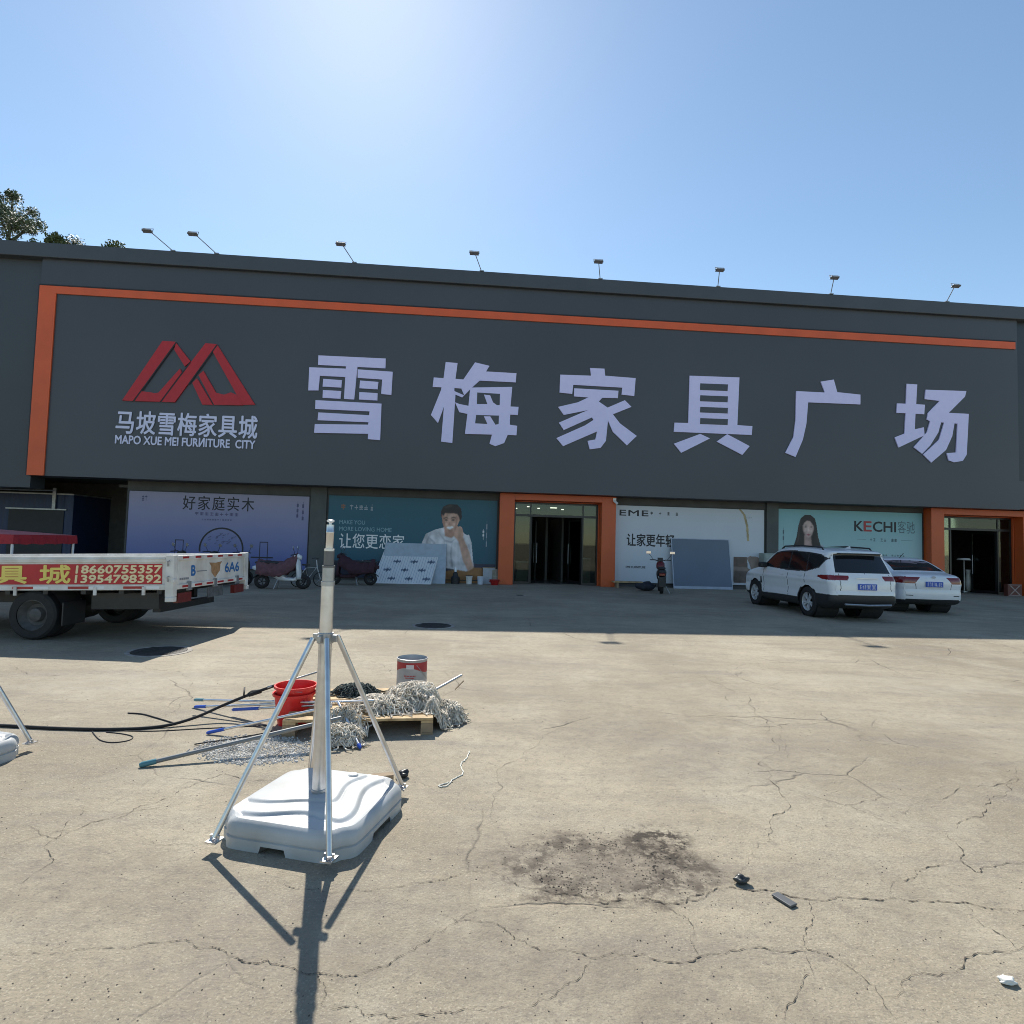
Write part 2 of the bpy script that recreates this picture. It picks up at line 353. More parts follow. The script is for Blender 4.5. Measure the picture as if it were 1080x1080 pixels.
CR = [(Z1([(-650, 800), (-300, 790), (0, 770), (60, 762), (150, 790), (200, 800), (310, 850), (370, 840), (480, 880), (560, 888), (640, 893), (750, 880), (860, 830), (1080, 700), (1180, 640)]), .011),
      (Z1([(330, 545), (450, 560), (560, 568), (700, 572), (800, 565), (1000, 540), (1080, 520)])+Z2([(60, 155)]), .008),
      (Z1([(570, 1005), (700, 1015), (740, 1050), (860, 1060), (1000, 1040), (1080, 1040), (1300, 1020)]), .008),
      (Z1([(560, 888), (590, 940), (570, 1005)]), .006), (Z1([(-100, 385), (150, 400)]), .006), (Z1([(480, 150), (200, 130), (90, 170), (0, 220), (-200, 300), (-640, 410)]), .010),
      (Z1([(690, 210), (900, 160), (1080, 190)]), .006),
      (Z2([(60, 155), (150, 190), (260, 212), (400, 212), (460, 190), (560, 185), (640, 200), (760, 202), (830, 198), (960, 208), (1020, 222), (1080, 225), (1150, 235)]), .015),
      (Z2([(260, 212), (330, 200), (420, 204), (470, 188)]), .010),
      (Z2([(-60, 235), (0, 245), (60, 260), (110, 295), (230, 318), (330, 310), (430, 325), (500, 305), (650, 303), (720, 325), (800, 395), (830, 440)]), .009),
      (Z2([(800, 395), (950, 340), (1080, 295), (1160, 270)]), .009), (Z2([(655, 303), (665, 250), (660, 200)]), .008),
      (Z2([(525, 150), (545, 110), (580, 50), (605, 0), (600, -100), (575, -150), (560, -260)]), .008),
      (Z2([(930, 70), (960, 130), (985, 150), (1030, 135), (1120, 120)]), .012), (Z2([(930, 70), (1000, 40), (1040, 0), (1090, -40)]), .010), (Z2([(930, 70), (850, 60), (740, 20), (600, -20)]), .006),
      (Z2([(815, 190), (850, 165), (905, 138), (960, 128)]), .009), (Z2([(960, 208), (1030, 270), (1070, 305)]), .009), (Z2([(100, 420), (170, 380), (230, 318)]), .006),
      (Z2([(440, 325), (420, 240), (370, 212)]), .006), (Z2([(650, 303), (640, 380), (600, 450)]), .006),
      ([(480, 745), (560, 738), (620, 741), (700, 752), (790, 765), (900, 766), (1000, 774), (1090, 781)], .008), ([(700, 690), (760, 722), (815, 762), (830, 800)], .008),
      ([(610, 760), (560, 790), (530, 830), (520, 870)], .006), ([(930, 720), (1000, 735), (1090, 742)], .007), ([(360, 690), (400, 700), (420, 712), (470, 716)], .009),
      ([(0, 868), (60, 885), (120, 862), (190, 846)], .007), ([(0, 700), (80, 712), (150, 705), (210, 716)], .007), ([(200, 715), (190, 745), (180, 760)], .006),
      ([(90, 850), (50, 890), (20, 940)], .007), ([(860, 850), (930, 840), (1080, 846)], .006), ([(1060, 800), (1000, 840), (960, 870)], .007), ([(330, 690), (390, 668), (420, 640)], .01), ([(470, 640), (640, 650), (820, 662), (1000, 664)], .009)]
gb = MB()
R_ = 900.0
gb.add([(-R_, -R_, 0), (R_, -R_, 0), (R_, R_, 0), (-R_, R_, 0)], [(0, 1, 2, 3)], 0)
for pts, w in CR:
    P = crack_points(pts); n = len(P); vs = []; z = .003
    for i, p in enumerate(P):
        d = (P[min(i+1, n-1)]-P[max(i-1, 0)]); d.z = 0; d.normalize(); nn = Vector((-d.y, d.x, 0))
        k = w*min(1, .25+4*min(i, n-1-i)/n)*random.choice((.15, .3, .45, .6, .9, 1.5))*.29
        vs += [p+nn*k*random.uniform(.3, 1)+Vector((0, 0, z)), p-nn*k*random.uniform(.3, 1)+Vector((0, 0, z))]
    gb.add(vs, [(2*i, 2*i+1, 2*i+3, 2*i+2) for i in range(n-1)], 1)
structure(gb.build('ground', [M_ground, M_crack]))

# ------------------------------------------------------------------ the store (local x along the facade, y into the building, z up)
store = empty('furniture_store', B0, PHI)
tag(store, 'long dark grey furniture store with big lilac Chinese lettering and orange trim', 'shop building')
def at(u, y, z=0.0): return B0+U*u-NN*y+Vector((0, 0, z))
FY = -.9
L0, L1 = -18.98, 18.42
MB().box((L0, FY, 3.47), (L1, -.02, 11.2)).build('sign_wall', M_facade, store)
MB().box((L1, FY, 3.49), (27, -.02, 4.62)).box((L1, FY+.14, 4.62), (27, -.02, 11.2), 1).build('recessed_side_panel', [M_facade, M_recess], store)
MB().box((-32, FY+.16, 3.05), (L0, -.02, 11.2)).build('side_wall', M_facade2, store)
MB().box((-32.2, FY-.16, 11.2), (27.2, .35, 11.72)).build('parapet_cap', M_cap, store, bevel=.02)
# shell: roof, back and end walls, lower front wall with the two door openings
MB().box((-32, -.02, 10.6), (27, 9.0, 10.9)).box((-32, 8.8, 0), (27, 9.0, 10.6)).box((26.8, .3, 0), (27, 8.8, 10.6)).box((-32, .3, 0), (-31.8, 8.8, 10.6)).box((-16.6, .31, 3.24), (26.8, 8.8, 3.34)).build('shell', M_wall, store)
MB().box((-32, 0, 3.52), (27, .3, 10.6)).build('upper_wall', M_wall, store)
lw = MB().box((-16.12, 0, 0), (-1.9, .3, 3.52)).box((1.6, 0, 0), (15.55, .3, 3.52)).box((19.1, 0, 0), (27, .3, 3.52)).box((-1.9, 0, 3.3), (1.6, .3, 3.52)).box((15.55, 0, 3.3), (19.1, .3, 3.52))
lw.box((-16.12, .3, 0), (-15.9, 8.8, 3.6))
lw.build('lower_wall', M_wall, store)
MB().box((-9.52, -.10, 0), (-8.93, -.002, 3.47)).cut().box((8.3, -.10, 0), (8.78, -.002, 3.47)).build('wall_pier', mat('pier_grey', (.105, .11, .105), .8, var=.15, scale=2), store)
MB().box((-16.2, .3, .004), (26.8, 8.8, .02)).build('shop_floor', M_infloor, store)
# orange border on the sign wall: left upright and thin top strip
su, _ = fac(60, 312, .9)
MB().slab([(L0+.0, 3.47), (L0+.56, 3.47), (L0+.56, 10.22), (L0+.0, 10.22)], FY-.05, FY-.002).slab([(L0+.56, 9.95), (18.3, 9.99), (18.3, 10.28), (L0+.56, 10.22)], FY-.05, FY-.002).build('orange_border', M_orange, store)
MB().box((L0-.05, FY-.03, 3.47), (L0-.004, FY+.15, 10.26)).slab([(L0, 10.23), (L0, 10.27), (18.3, 10.33), (18.3, 10.29)], FY-.055, FY-.003).build('border_shade_strip', M_dkline, store)  # near-black strips put the shade line along the border into colour
# big letters, traced stroke by stroke from the sign: (scale 2.7, origin 280,350) and (scale 2.7, origin 680,380)
def tr(pts, ox, oy, k=2.7): return [fac(ox+x/k, oy+y/k, .98) for x, y in pts]
A = (280, 350); B_ = (680, 380)
GL = {
 'snow': (A, [[(150, 66), (342, 75), (341, 103), (149, 93)], [(229, 90), (262, 91), (252, 192), (223, 190)],
    [(124, 100), (229, 104), (228, 128), (154, 124), (150, 166), (121, 166)], [(262, 106), (362, 113), (358, 179), (329, 176), (332, 135), (262, 130)],
    [(164, 133), (217, 137), (215, 158), (162, 155)], [(163, 165), (215, 168), (213, 190), (162, 187)], [(269, 138), (321, 142), (319, 163), (267, 160)], [(267, 171), (319, 174), (318, 195), (266, 192)],
    [(142, 194), (330, 204), (326, 308), (291, 305), (292, 290), (138, 287), (140, 262), (292, 264), (293, 257), (148, 251), (150, 229), (295, 237), (296, 226), (141, 219)]]),
 'plum': (A, [[(513, 85), (547, 88), (541, 133), (565, 135), (563, 161), (538, 159), (538, 168), (566, 180), (560, 186), (541, 178), (532, 316), (500, 312), (508, 212), (491, 259), (471, 236), (500, 164), (501, 157), (476, 156), (479, 129), (507, 131)],
    [(597, 86), (638, 96), (628, 112), (715, 117), (713, 143), (610, 138), (590, 156), (566, 180), (553, 150)],
    [(583, 158), (703, 156), (698, 212), (721, 213), (719, 236), (697, 235), (696, 264), (717, 267), (715, 294), (690, 293), (680, 316), (655, 325), (638, 318), (645, 292), (568, 290), (575, 233), (552, 228), (540, 200), (553, 205), (578, 210)]]),
 'home': (A, [[(925, 102), (966, 104), (968, 124), (1055, 131), (1051, 182), (1015, 178), (1017, 158), (877, 150), (874, 176), (838, 172), (840, 121), (928, 124)],
    [(880, 160), (1006, 167), (1004, 188), (960, 187), (950, 198), (975, 215), (1024, 194), (1043, 213), (990, 234), (1010, 260), (1058, 296), (1030, 323), (990, 284), (976, 252), (970, 310), (955, 330), (924, 334), (918, 310), (940, 306), (945, 283), (848, 325), (829, 302), (910, 266), (935, 250), (930, 243), (850, 279), (836, 258), (905, 228), (920, 222), (850, 236), (834, 213), (890, 200), (920, 186), (879, 183)]]),
 'tool': (B_, [[(129, 43), (271, 48), (265, 184), (308, 187), (306, 212), (84, 203), (86, 177), (125, 178)],
    [(159, 209), (187, 222), (105, 263), (84, 237)], [(236, 210), (300, 244), (279, 269), (206, 231)]]),
 'wide': (B_, [[(503, 60), (540, 54), (550, 90), (616, 97), (616, 125), (467, 119), (462, 180), (452, 225), (431, 275), (402, 263), (425, 218), (431, 170), (433, 87), (515, 91)]]),
 'field': (B_, [[(748, 66), (778, 68), (775, 124), (800, 126), (798, 153), (773, 152), (771, 196), (797, 190), (799, 213), (725, 248), (714, 219), (742, 208), (745, 150), (719, 149), (721, 122), (746, 123)],
    [(802, 83), (918, 87), (914, 103), (868, 149), (925, 152), (919, 268), (908, 286), (884, 290), (868, 285), (862, 264), (889, 262), (893, 180), (884, 179), (878, 215), (860, 255), (818, 291), (795, 268), (840, 226), (855, 177), (846, 176), (838, 205), (815, 242), (792, 266), (768, 247), (806, 204), (815, 173), (806, 168), (808, 150), (842, 115), (800, 110)]])}
for k, (org, polys) in GL.items():
    b = MB(); e = MB()
    for i, p in enumerate(polys):
        q = tr(p, *org); b.slab(q, FY-.045-.002*i, FY-.003)
    o = b.build('sign_letter', M_letter, store)
tb = MB()
for y0, y1 in ((65, 84), (99, 116), (132, 148), (164, 181)):
    tb.cut(); p = tr([(159, y0), (238, y0+3), (237, y1+3), (158, y1)], *B_); tb.flat(p[::-1], FY-.052)
pb = [[(605, 158), (680, 160), (678, 170), (604, 168)]]
for q in ([(603, 172), (668, 176), (667, 208), (659, 208), (648, 200), (640, 180), (622, 178), (632, 205), (602, 205)], [(600, 236), (665, 238), (664, 262), (655, 264), (640, 240), (622, 240), (632, 262), (597, 260)]):
    tb.cut(); p = tr(q, *A); tb.flat(p[::-1], FY-.052)
tb.build('letter_counter', M_facade, store)

# the red mountain logo (scale 5.4, origin 100,340)
def tl(pts): return [fac(100+x/5.4, 340+y/5.4, .95) for x, y in pts]
lg = MB()
for p in ([(385, 105), (460, 110), (462, 116), (215, 448), (155, 444)], [(462, 116), (545, 222), (512, 250), (452, 155)], [(228, 448), (262, 392), (318, 398), (340, 404), (362, 400), (485, 262), (495, 285), (370, 452)],
          [(630, 118), (695, 124), (690, 130), (455, 455), (375, 452)], [(695, 124), (912, 468), (840, 470), (672, 168)],
          [(555, 345), (582, 318), (672, 470), (612, 468)], [(590, 300), (618, 275), (690, 400), (735, 412), (775, 398), (812, 415), (845, 472), (680, 470)]):
    lg.slab(tl(p), FY-.05, FY-.003)
lg.build('sign_logo', M_red, store)
ll = MB()
for a, b in (((460, 112), (218, 448)), ((540, 228), (372, 452)), ((694, 126), (530, 352))):
    ll.slab(tl([a, (a[0]+7, a[1]+2), (b[0]+7, b[1]+2), b]), FY-.054, FY-.051)
ll.build('logo_line', M_dkline, store)
q0 = fac(122, 457.5, .92); q1 = fac(271, 460, .92)
t1 = MB(); vs, fs = text_geo('马坡雪梅家具城', .90, bold=.014, width=q1[0]-q0[0], spacing=1.05); t1.add([(q0[0]+v[0], FY-.03-v[2], q0[1]+.10+v[1]*.98) for v in vs], fs)
q2 = fac(121.5, 467.5, .92); q3 = fac(269, 471, .92)
vs, fs = text_geo('MAPO XUE MEI FURИITURE  CITY', .42, bold=.010, width=q3[0]-q2[0]); t1.add([(q2[0]+v[0], FY-.03-v[2], q2[1]+v[1]) for v in vs], fs)
t1.build('sign_lettering', M_letterw, store)

# door portals
def portal(u0, u1, i0, i1, name='door_surround'):
    b = MB().box((u0, -.42, 0), (i0, -.003, 3.46)).box((i1, -.42, 0), (u1, -.003, 3.46)).box((i0, -.42, 3.22), (i1, -.003, 3.46))
    b.box((i0, -.003, 0), (i0+.04, .30, 3.22)).box((i1-.04, -.003, 0), (i1, .30, 3.22)).box((i0+.04, -.003, 3.18), (i1-.04, .30, 3.22))
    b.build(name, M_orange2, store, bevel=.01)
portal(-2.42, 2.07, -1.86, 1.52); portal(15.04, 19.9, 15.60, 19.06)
def glazing(i0, i1, leaf):
    w = i1-i0; a = i0+.045; c = i1-.045; y0, y1 = .08, .14; t = .05
    p1 = a+w*.18; p2 = c-w*.18; tz = 2.62
    f = MB()
    for x in (a, p1, p2, c-t): f.box((x, y0, .005), (x+t, y1, 3.17))
    xs = [a+t, p1, p1+t, p2, p2+t, c-t]
    for x0, x1 in ((xs[0], xs[1]), (xs[2], xs[3]), (xs[4], xs[5])):
        f.box((x0, y0, tz), (x1, y1, tz+.09)); f.box((x0, y0, 3.11), (x1, y1, 3.17))
    for x0, x1 in ((xs[0], xs[1]), (xs[4], xs[5])): f.box((x0, y0, .005), (x1, y1, .1))
    f.build('door_frame', M_blackmt, store)
    g = MB()
    for x0, x1 in ((xs[0], xs[1]), (xs[4], xs[5])): g.box((x0, .105, .1), (x1, .113, tz))
    for x0, x1 in ((xs[0], xs[1]), (xs[2], xs[3]), (xs[4], xs[5])): g.box((x0, .105, tz+.09), (x1, .113, 3.11))
    g.build('glazing', M_glass, store)
    lw_ = (xs[3]-xs[2])/2-.02
    for side, ang in leaf:
        hx = xs[2]+.02 if side > 0 else xs[3]-.02
        m = Matrix.Translation((hx, .11, 0)) @ Matrix.Rotation(ang, 4, 'Z')
        X = lambda q: q*side
        b = MB()
        def bx(x0, x1, z0, z1, y=.022):
            b.box((min(X(x0), X(x1)), -y, z0), (max(X(x0), X(x1)), y, z1), 0, m)
        bx(0, .06, .03, tz-.02); bx(lw_-.06, lw_, .03, tz-.02); bx(.06, lw_-.06, .03, .14); bx(.06, lw_-.06, tz-.12, tz-.02)
        o = b.build('door', M_blackmt, store)
        gg = MB(); gg.box((min(X(.06), X(lw_-.06)), -.004, .14), (max(X(.06), X(lw_-.06)), .004, tz-.12), 0, m); gg.build('pane', M_glass, o)
        hh = MB(); hh.tube([m @ Vector((X(lw_-.09), -.06, .8)), m @ Vector((X(lw_-.09), -.06, 1.6))], .016, 8); hh.build('handle', M_steel, o)
glazing(-1.86, 1.52, ((1, rad(72)), (-1, rad(-70)), ))
glazing(15.60, 19.06, ((1, rad(80)), (-1, rad(-78))))
# inside: partitions, counters, ceiling lamps (small lit panels seen through the glass)
MB().box((-.25, 2.4, .02), (-.15, 6.5, 3.0)).cut().box((.35, 1.8, .02), (.43, 5.0, 2.7)).cut().box((-4.6, 1.2, .02), (-4.5, 8.7, 3.22)).cut().box((4.2, .4, .02), (4.3, 8.7, 3.22)).cut().box((13.5, .4, .02), (13.22, 8.7, 3.22)).cut().box((21, .4, .02), (21.1, 8.7, 3.22)).build('inner_partition', M_inside, store)
cl = mat('lit_ceiling_lamp', (.9, .9, .85), .5, emit=((1, .96, .85), 2.2))
for (u, y, w) in ((-.9, 1.6, .10), (-.3, 2.6, .10), (.3, 1.9, .30), (-1.3, 3.2, .1), (.9, 3.0, .1), (16.6, 2.0, .1), (17.3, 1.7, .3), (18.2, 2.6, .1)):
    MB().box((u-w/2, y-.06+2, 3.205), (u+w/2, y+.06+2, 3.238)).build('ceiling_lamp', cl, store)
MB().box((-1.6, .9, .02), (-1.0, 1.5, .8)).box((-1.63, .87, .8), (-.97, 1.53, .85), 1).cut().box((.95, .9, .02), (1.4, 1.5, 1.0)).box((.92, .87, 1.0), (1.43, 1.53, 1.04), 1).build('display_counter', [mat('counter', (.3, .26, .2), .5), M_pwhite], store)
# camera on the portal
t = empty('security_camera', at(2.0, -.42, 3.25), PHI); tag(t, 'small white security camera bracketed to the orange door surround beside the white banner', 'camera')
MB().box((-.06, -.02, .02), (.06, -.001, .16)).tube([(0, -.02, .09), (0, -.12, .06)], .02, 8).build('bracket', M_white, t)
MB().tube([(-.05, -.08, .06), (.06, -.20, -.06)], [.045, .05], 12).build('camera_body', M_white, t, smooth=True, autos=40)

# floodlights on the parapet
FL = [((183, 268), (155, 253), 'leftmost floodlight on a slanting arm above the parapet, beside the treetops'), ((229, 270), (203, 256), 'second floodlight from the left along the parapet, above the red mountain logo'),
      ((374, 279), (359, 267), 'third floodlight from the left, above the first big lilac character'), ((508, 288), (500, 276), 'floodlight on the parapet above the second big lilac character'),
      ((633, 295), (631, 285), 'floodlight on the parapet above the third big lilac character'), ((757, 303), (759, 294), 'floodlight on the parapet above the fourth big lilac character'),
      ((876, 309), (880, 301), 'floodlight on the parapet above the fifth big lilac character'), ((998, 317), (1008, 309), 'rightmost floodlight on the parapet, above the last big lilac character')]
for (bp, hp, lab) in FL:
    u, z = fac(bp[0], bp[1], 1.0)
    t = empty('roof_floodlight', at(u, -1.0, 11.72), PHI); tag(t, lab, 'floodlight', 'floodlights along the parapet')
    d = ray(*hp); fwd = .75; tt = (B0+NN*(1.0+fwd)-EYEP).dot(NN)/d.dot(NN); hpw = EYEP+d*tt; hx = (hpw-B0).dot(U)-u; hz = hpw.z-11.72
    hx = max(-.75, min(.5, hx)); hz = max(.35, min(.9, hz))
    MB().tube([(0, 0, 0), (hx*.92, -fwd*.92, hz)], .016, 8).box((-.08, -.08, 0), (.08, .08, .03)).build('arm', M_steel, t)
    m = Matrix.Translation((hx, -fwd, hz)) @ Matrix.Rotation(rad(-25), 4, 'X')
    MB().box((-.165, -.08, -.065), (.165, .08, -.03), 0, m).build('lamp_head', M_steel, t, bevel=.015)
    MB().tube([m @ Vector((-.175, 0, -.05)), m @ Vector((-.175, 0, .08)), m @ Vector((.175, 0, .08)), m @ Vector((.175, 0, -.05))], .014, 6).build('yoke', M_steel, t)

# ------------------------------------------------------------------ advertising banners on the lower wall
def banner(name, p0, p1, z0, z1, base_mats, label, cat='banner'):
    t = empty(name, at(p0, -.03, 0), PHI); tag(t, label, cat, 'advertising banners under the big sign')
    W = p1-p0
    MB().box((0, 0, z0), (W, .027, z1)).build('banner_sheet', base_mats, t)
    MB().box((-.03, -.012, z1+.002), (W+.03, .027, z1+.035)).box((-.03, -.012, z0-.035), (W+.03, .027, z0-.002)).box((-.03, -.012, z0-.002), (-.002, .027, z1+.002)).box((W+.002, -.012, z0-.002), (W+.03, .027, z1+.002)).build('frame', M_blackpl, t)
    return t, W
def grad_mat(name, c0, c1, z0, z1, nz=.12):       # printed colour fade of the banner artwork
    m = bpy.data.materials.new(name); m.use_nodes = True; nt = m.node_tree; b = nt.nodes['Principled BSDF']; b.inputs['Roughness'].default_value = .45
    tc = nt.nodes.new('ShaderNodeTexCoord'); sp = nt.nodes.new('ShaderNodeSeparateXYZ'); mr = nt.nodes.new('ShaderNodeMapRange'); nt.links.new(tc.outputs['Object'], sp.inputs[0])
    n = nt.nodes.new('ShaderNodeTexNoise'); n.inputs['Scale'].default_value = 1.2; n.inputs['Detail'].default_value = 5; nt.links.new(tc.outputs['Object'], n.inputs['Vector'])
    ad = nt.nodes.new('ShaderNodeMath'); ad.operation = 'MULTIPLY_ADD'; ad.inputs[1].default_value = nz*4; nt.links.new(n.outputs[0], ad.inputs[0]); nt.links.new(sp.outputs[2], ad.inputs[2])
    mr.inputs[1].default_value = z0+nz*2; mr.inputs[2].default_value = z1+nz*2; nt.links.new(ad.outputs[0], mr.inputs[0])
    r = nt.nodes.new('ShaderNodeValToRGB'); r.color_ramp.elements[0].color = (*c0, 1); r.color_ramp.elements[1].color = (*c1, 1); nt.links.new(mr.outputs[0], r.inputs[0]); nt.links.new(r.outputs[0], b.inputs['Base Color'])
    return m
def bars(mb, x, z, y, w, h, n, mi=0, gap=.3):      # lines of print too small to read
    mb.cut(); s = w/n
    for i in range(n):
        for k in range(3):
            if random.random() < .8: mb.flat([(x+i*s, z+k*h/3), (x+i*s+s*(1-gap), z+k*h/3), (x+i*s+s*(1-gap), z+k*h/3+h*.2), (x+i*s, z+k*h/3+h*.2)], y, mi)
        mb.flat([(x+i*s+s*.3, z), (x+i*s+s*.42, z), (x+i*s+s*.42, z+h), (x+i*s+s*.3, z+h)], y, mi)

# 1 lavender banner
lav = grad_mat('lavender_print', (.085, .125, .36), (.32, .30, .42), .3, 3.0)
t, W = banner('advertising_banner', -16.03, -9.58, .35, 3.1, lav, 'lavender blue banner with black brush calligraphy and a round moon gate, behind the scooters')
b = MB(); put_text(b, '好家庭实木', .56, 1.9, 2.52, -.004, 0, bold=.004, spacing=1.22, width=2.55); bars(b, 2.35, 2.28, -.004, 1.6, .12, 9, 1); bars(b, 2.6, 2.1, -.004, 1.1, .06, 12, 1); bars(b, .45, 2.75, -.004, .22, .2, 2, 1); bars(b, 6.0, 2.3, -.004, .1, .6, 1, 1); bars(b, 6.2, 2.2, -.004, .1, .7, 1, 1)
b.build('banner_lettering', [M_pblack, mat('faint_print', (.10, .10, .20), .5)], t)
b = MB(); cx, cz, R0, R1 = 3.35, 1.05, .80, .74
for i in range(24):
    a0, a1 = math.pi*i/24-.15, math.pi*(i+1)/24-.15
    a0 = -.15+(math.pi+.3)*i/24; a1 = -.15+(math.pi+.3)*(i+1)/24
    b.flat([(cx+R1*math.cos(a1), cz+R1*math.sin(a1)), (cx+R1*math.cos(a0), cz+R1*math.sin(a0)), (cx+R0*math.cos(a0), cz+R0*math.sin(a0)), (cx+R0*math.cos(a1), cz+R0*math.sin(a1))], -.004)
for k in range(26):
    a = random.uniform(.3, 2.8); r = random.uniform(.1, .62); x, z = cx+r*math.cos(a), cz+.1+r*math.sin(a)*.8; w = random.uniform(.04, .12)
    b.flat([(x, z), (x+w, z+w*.5), (x+w*.9, z+w*.5+.03), (x-.02, z+.03)], -.004, 1)
for x0 in (1.7, 4.72):
    for dx in (0, .28): b.flat([(x0+dx, .5), (x0+dx+.025, .5), (x0+dx+.025, 1.35), (x0+dx, 1.35)], -.004)
    b.flat([(x0, 1.33), (x0+.30, 1.33), (x0+.30, 1.36), (x0, 1.36)], -.0045); b.flat([(x0-.3, .75), (x0+.5, .75), (x0+.5, .80), (x0-.3, .80)], -.0045)
b.flat([(2.2, .78), (3.0, .78), (3.0, .84), (2.2, .84)], -.0045); b.flat([(.3, .72), (1.2, .72), (1.2, .76), (.3, .76)], -.0045); b.flat([(3.7, .80), (4.2, .80), (4.2, .85), (3.7, .85)], -.0045)
b.build('banner_picture', [M_pblack, mat('ink_grey', (.12, .13, .25), .5)], t)

# 2 teal banner with the man
teal = grad_mat('teal_print', (.010, .085, .135), (.012, .105, .150), .2, 3.2)
t, W = banner('advertising_banner', -8.86, -2.50, .12, 3.18, teal, 'teal banner with white slogan and a smiling man in a white shirt')
def ub(px, py, x0): u, z = fac(px, py, .03); return (u-x0, z)
b = MB()
X0 = -8.86
x, z = ub(358, 568, X0); put_text(b, '让您更恋家', .60, x, z-.30, -.004, 0, bold=.004, width=2.42, spacing=1.02)
x, z = ub(358, 550, X0); put_text(b, 'MAKE YOU', .22, x, z-.09, -.004, 1, width=.95); put_text(b, 'MORE LOVING HOME', .22, x, z-.34, -.004, 1, width=1.95)
x, z = ub(369, 535, X0); bars(b, x, z-.08, -.004, .72, .18, 4, 2); bars(b, x-.32, z-.10, -.004, .22, .22, 1, 3); bars(b, x+.78, z-.1, -.004, .12, .24, 1, 2)
x, z = ub(357, 592, X0); bars(b, x, z-.09, -.005, .27, .16, 2, 0); bars(b, x+.42, z-.09, -.005, .27, .16, 2, 0); bars(b, x+.84, z-.09, -.005, .27, .16, 2, 0)
x, z = ub(509, 560, X0); bars(b, x, z-.35, -.004, .09, .42, 1, 0); bars(b, x+.14, z-.6, -.004, .05, 1.0, 1, 2)
b.build('banner_lettering', [M_pwhite, mat('pale_teal_print', (.25, .42, .48), .5), mat('grey_print', (.38, .42, .46), .5), mat('brown_print', (.30, .14, .08), .5)], t)
b = MB()
def P5(pts): return [ub(340+x/5.4, 510+y/5.4, X0) for x, y in pts]
b.flat([(.004, .125), (6.354, .125), (6.354, .74), (.004, .74)], -.0025, 4)
b.flat(P5([(1010, 592), (660, 592), (690, 500), (860, 478), (1000, 490)]), -.0032, 5)
b.flat(P5([(565, 340), (590, 285), (640, 262), (690, 250), (780, 262), (830, 300), (850, 340), (862, 480), (820, 500), (700, 480), (640, 420), (600, 380)]), -.004, 2)
b.flat(P5([(693, 250), (698, 300), (735, 310), (765, 285), (770, 240)]), -.0045, 1)
b.flat(P5([(680, 175), (684, 225), (700, 270), (725, 290), (755, 270), (775, 225), (790, 190), (780, 160), (690, 160)]), -.005, 0)
b.flat(P5([(676, 190), (674, 160), (690, 130), (720, 117), (765, 118), (792, 145), (795, 190), (785, 215), (776, 185), (765, 172), (700, 168), (686, 195)]), -.0055, 3)
for (ax, ay) in ((705, 208), (745, 208)): b.flat(P5([(ax-12, ay), (ax, ay-6), (ax+12, ay), (ax, ay+5)]), -.006, 3)
b.flat(P5([(680, 175), (684, 225), (700, 270), (712, 280), (700, 240), (696, 190)]), -.0061, 1); b.flat(P5([(760, 180), (772, 190), (768, 240), (752, 280), (745, 284), (758, 240)]), -.0061, 1)
b.flat(P5([(712, 262), (745, 262), (740, 285), (720, 287)]), -.0061, 1); b.flat(P5([(718, 175), (742, 175), (748, 198), (714, 198)]), -.0061, 7); b.flat(P5([(700, 225), (714, 226), (712, 240), (702, 238)]), -.0061, 7); b.flat(P5([(742, 226), (758, 224), (756, 238), (744, 240)]), -.0061, 7)
b.flat(P5([(690, 197), (704, 190), (718, 195), (717, 200), (704, 196), (691, 202)]), -.0062, 3); b.flat(P5([(732, 195), (748, 189), (761, 195), (760, 200), (748, 195), (733, 200)]), -.0062, 3)
b.flat(P5([(722, 205), (718, 232), (724, 236), (729, 205)]), -.0062, 7)
for q_ in ([(600, 300), (640, 330), (660, 420), (650, 420), (630, 340)], [(690, 300), (705, 380), (712, 470), (704, 470), (694, 380)], [(742, 315), (735, 400), (745, 480), (736, 480), (727, 400)], [(620, 275), (600, 330), (608, 370), (598, 370), (588, 330)], [(830, 310), (842, 380), (855, 440), (845, 400), (832, 360)], [(655, 270), (700, 320), (735, 330), (770, 300), (735, 340), (695, 330)]): b.flat(P5(q_), -.0063, 8)
b.flat(P5([(690, 135), (720, 122), (750, 124), (735, 132), (705, 140)]), -.0063, 9)
b.flat(P5([(788, 285), (800, 330), (820, 400), (838, 470), (826, 470), (806, 400)]), -.0064, 1)
b.flat(P5([(722, 213), (716, 236), (734, 236)]), -.006, 1); b.flat(P5([(708, 252), (725, 262), (748, 250), (742, 244), (712, 246)]), -.006, 6)
b.flat(P5([(752, 272), (760, 256), (772, 246), (786, 242), (796, 252), (802, 272), (805, 300), (840, 400), (862, 480), (830, 500), (800, 440), (775, 330), (750, 300)]), -.0062, 0)
b.flat(P5([(800, 300), (835, 290), (850, 340), (820, 350)]), -.0064, 2)
b.print_soft('portrait', t, [(.52, .31, .23), (.40, .22, .16), (.60, .58, .60), (.018, .014, .014), (.018, .022, .05), (.24, .11, .035), (.8, .8, .8), (.64, .42, .33), (.38, .37, .40), (.05, .04, .038)], seed=2)

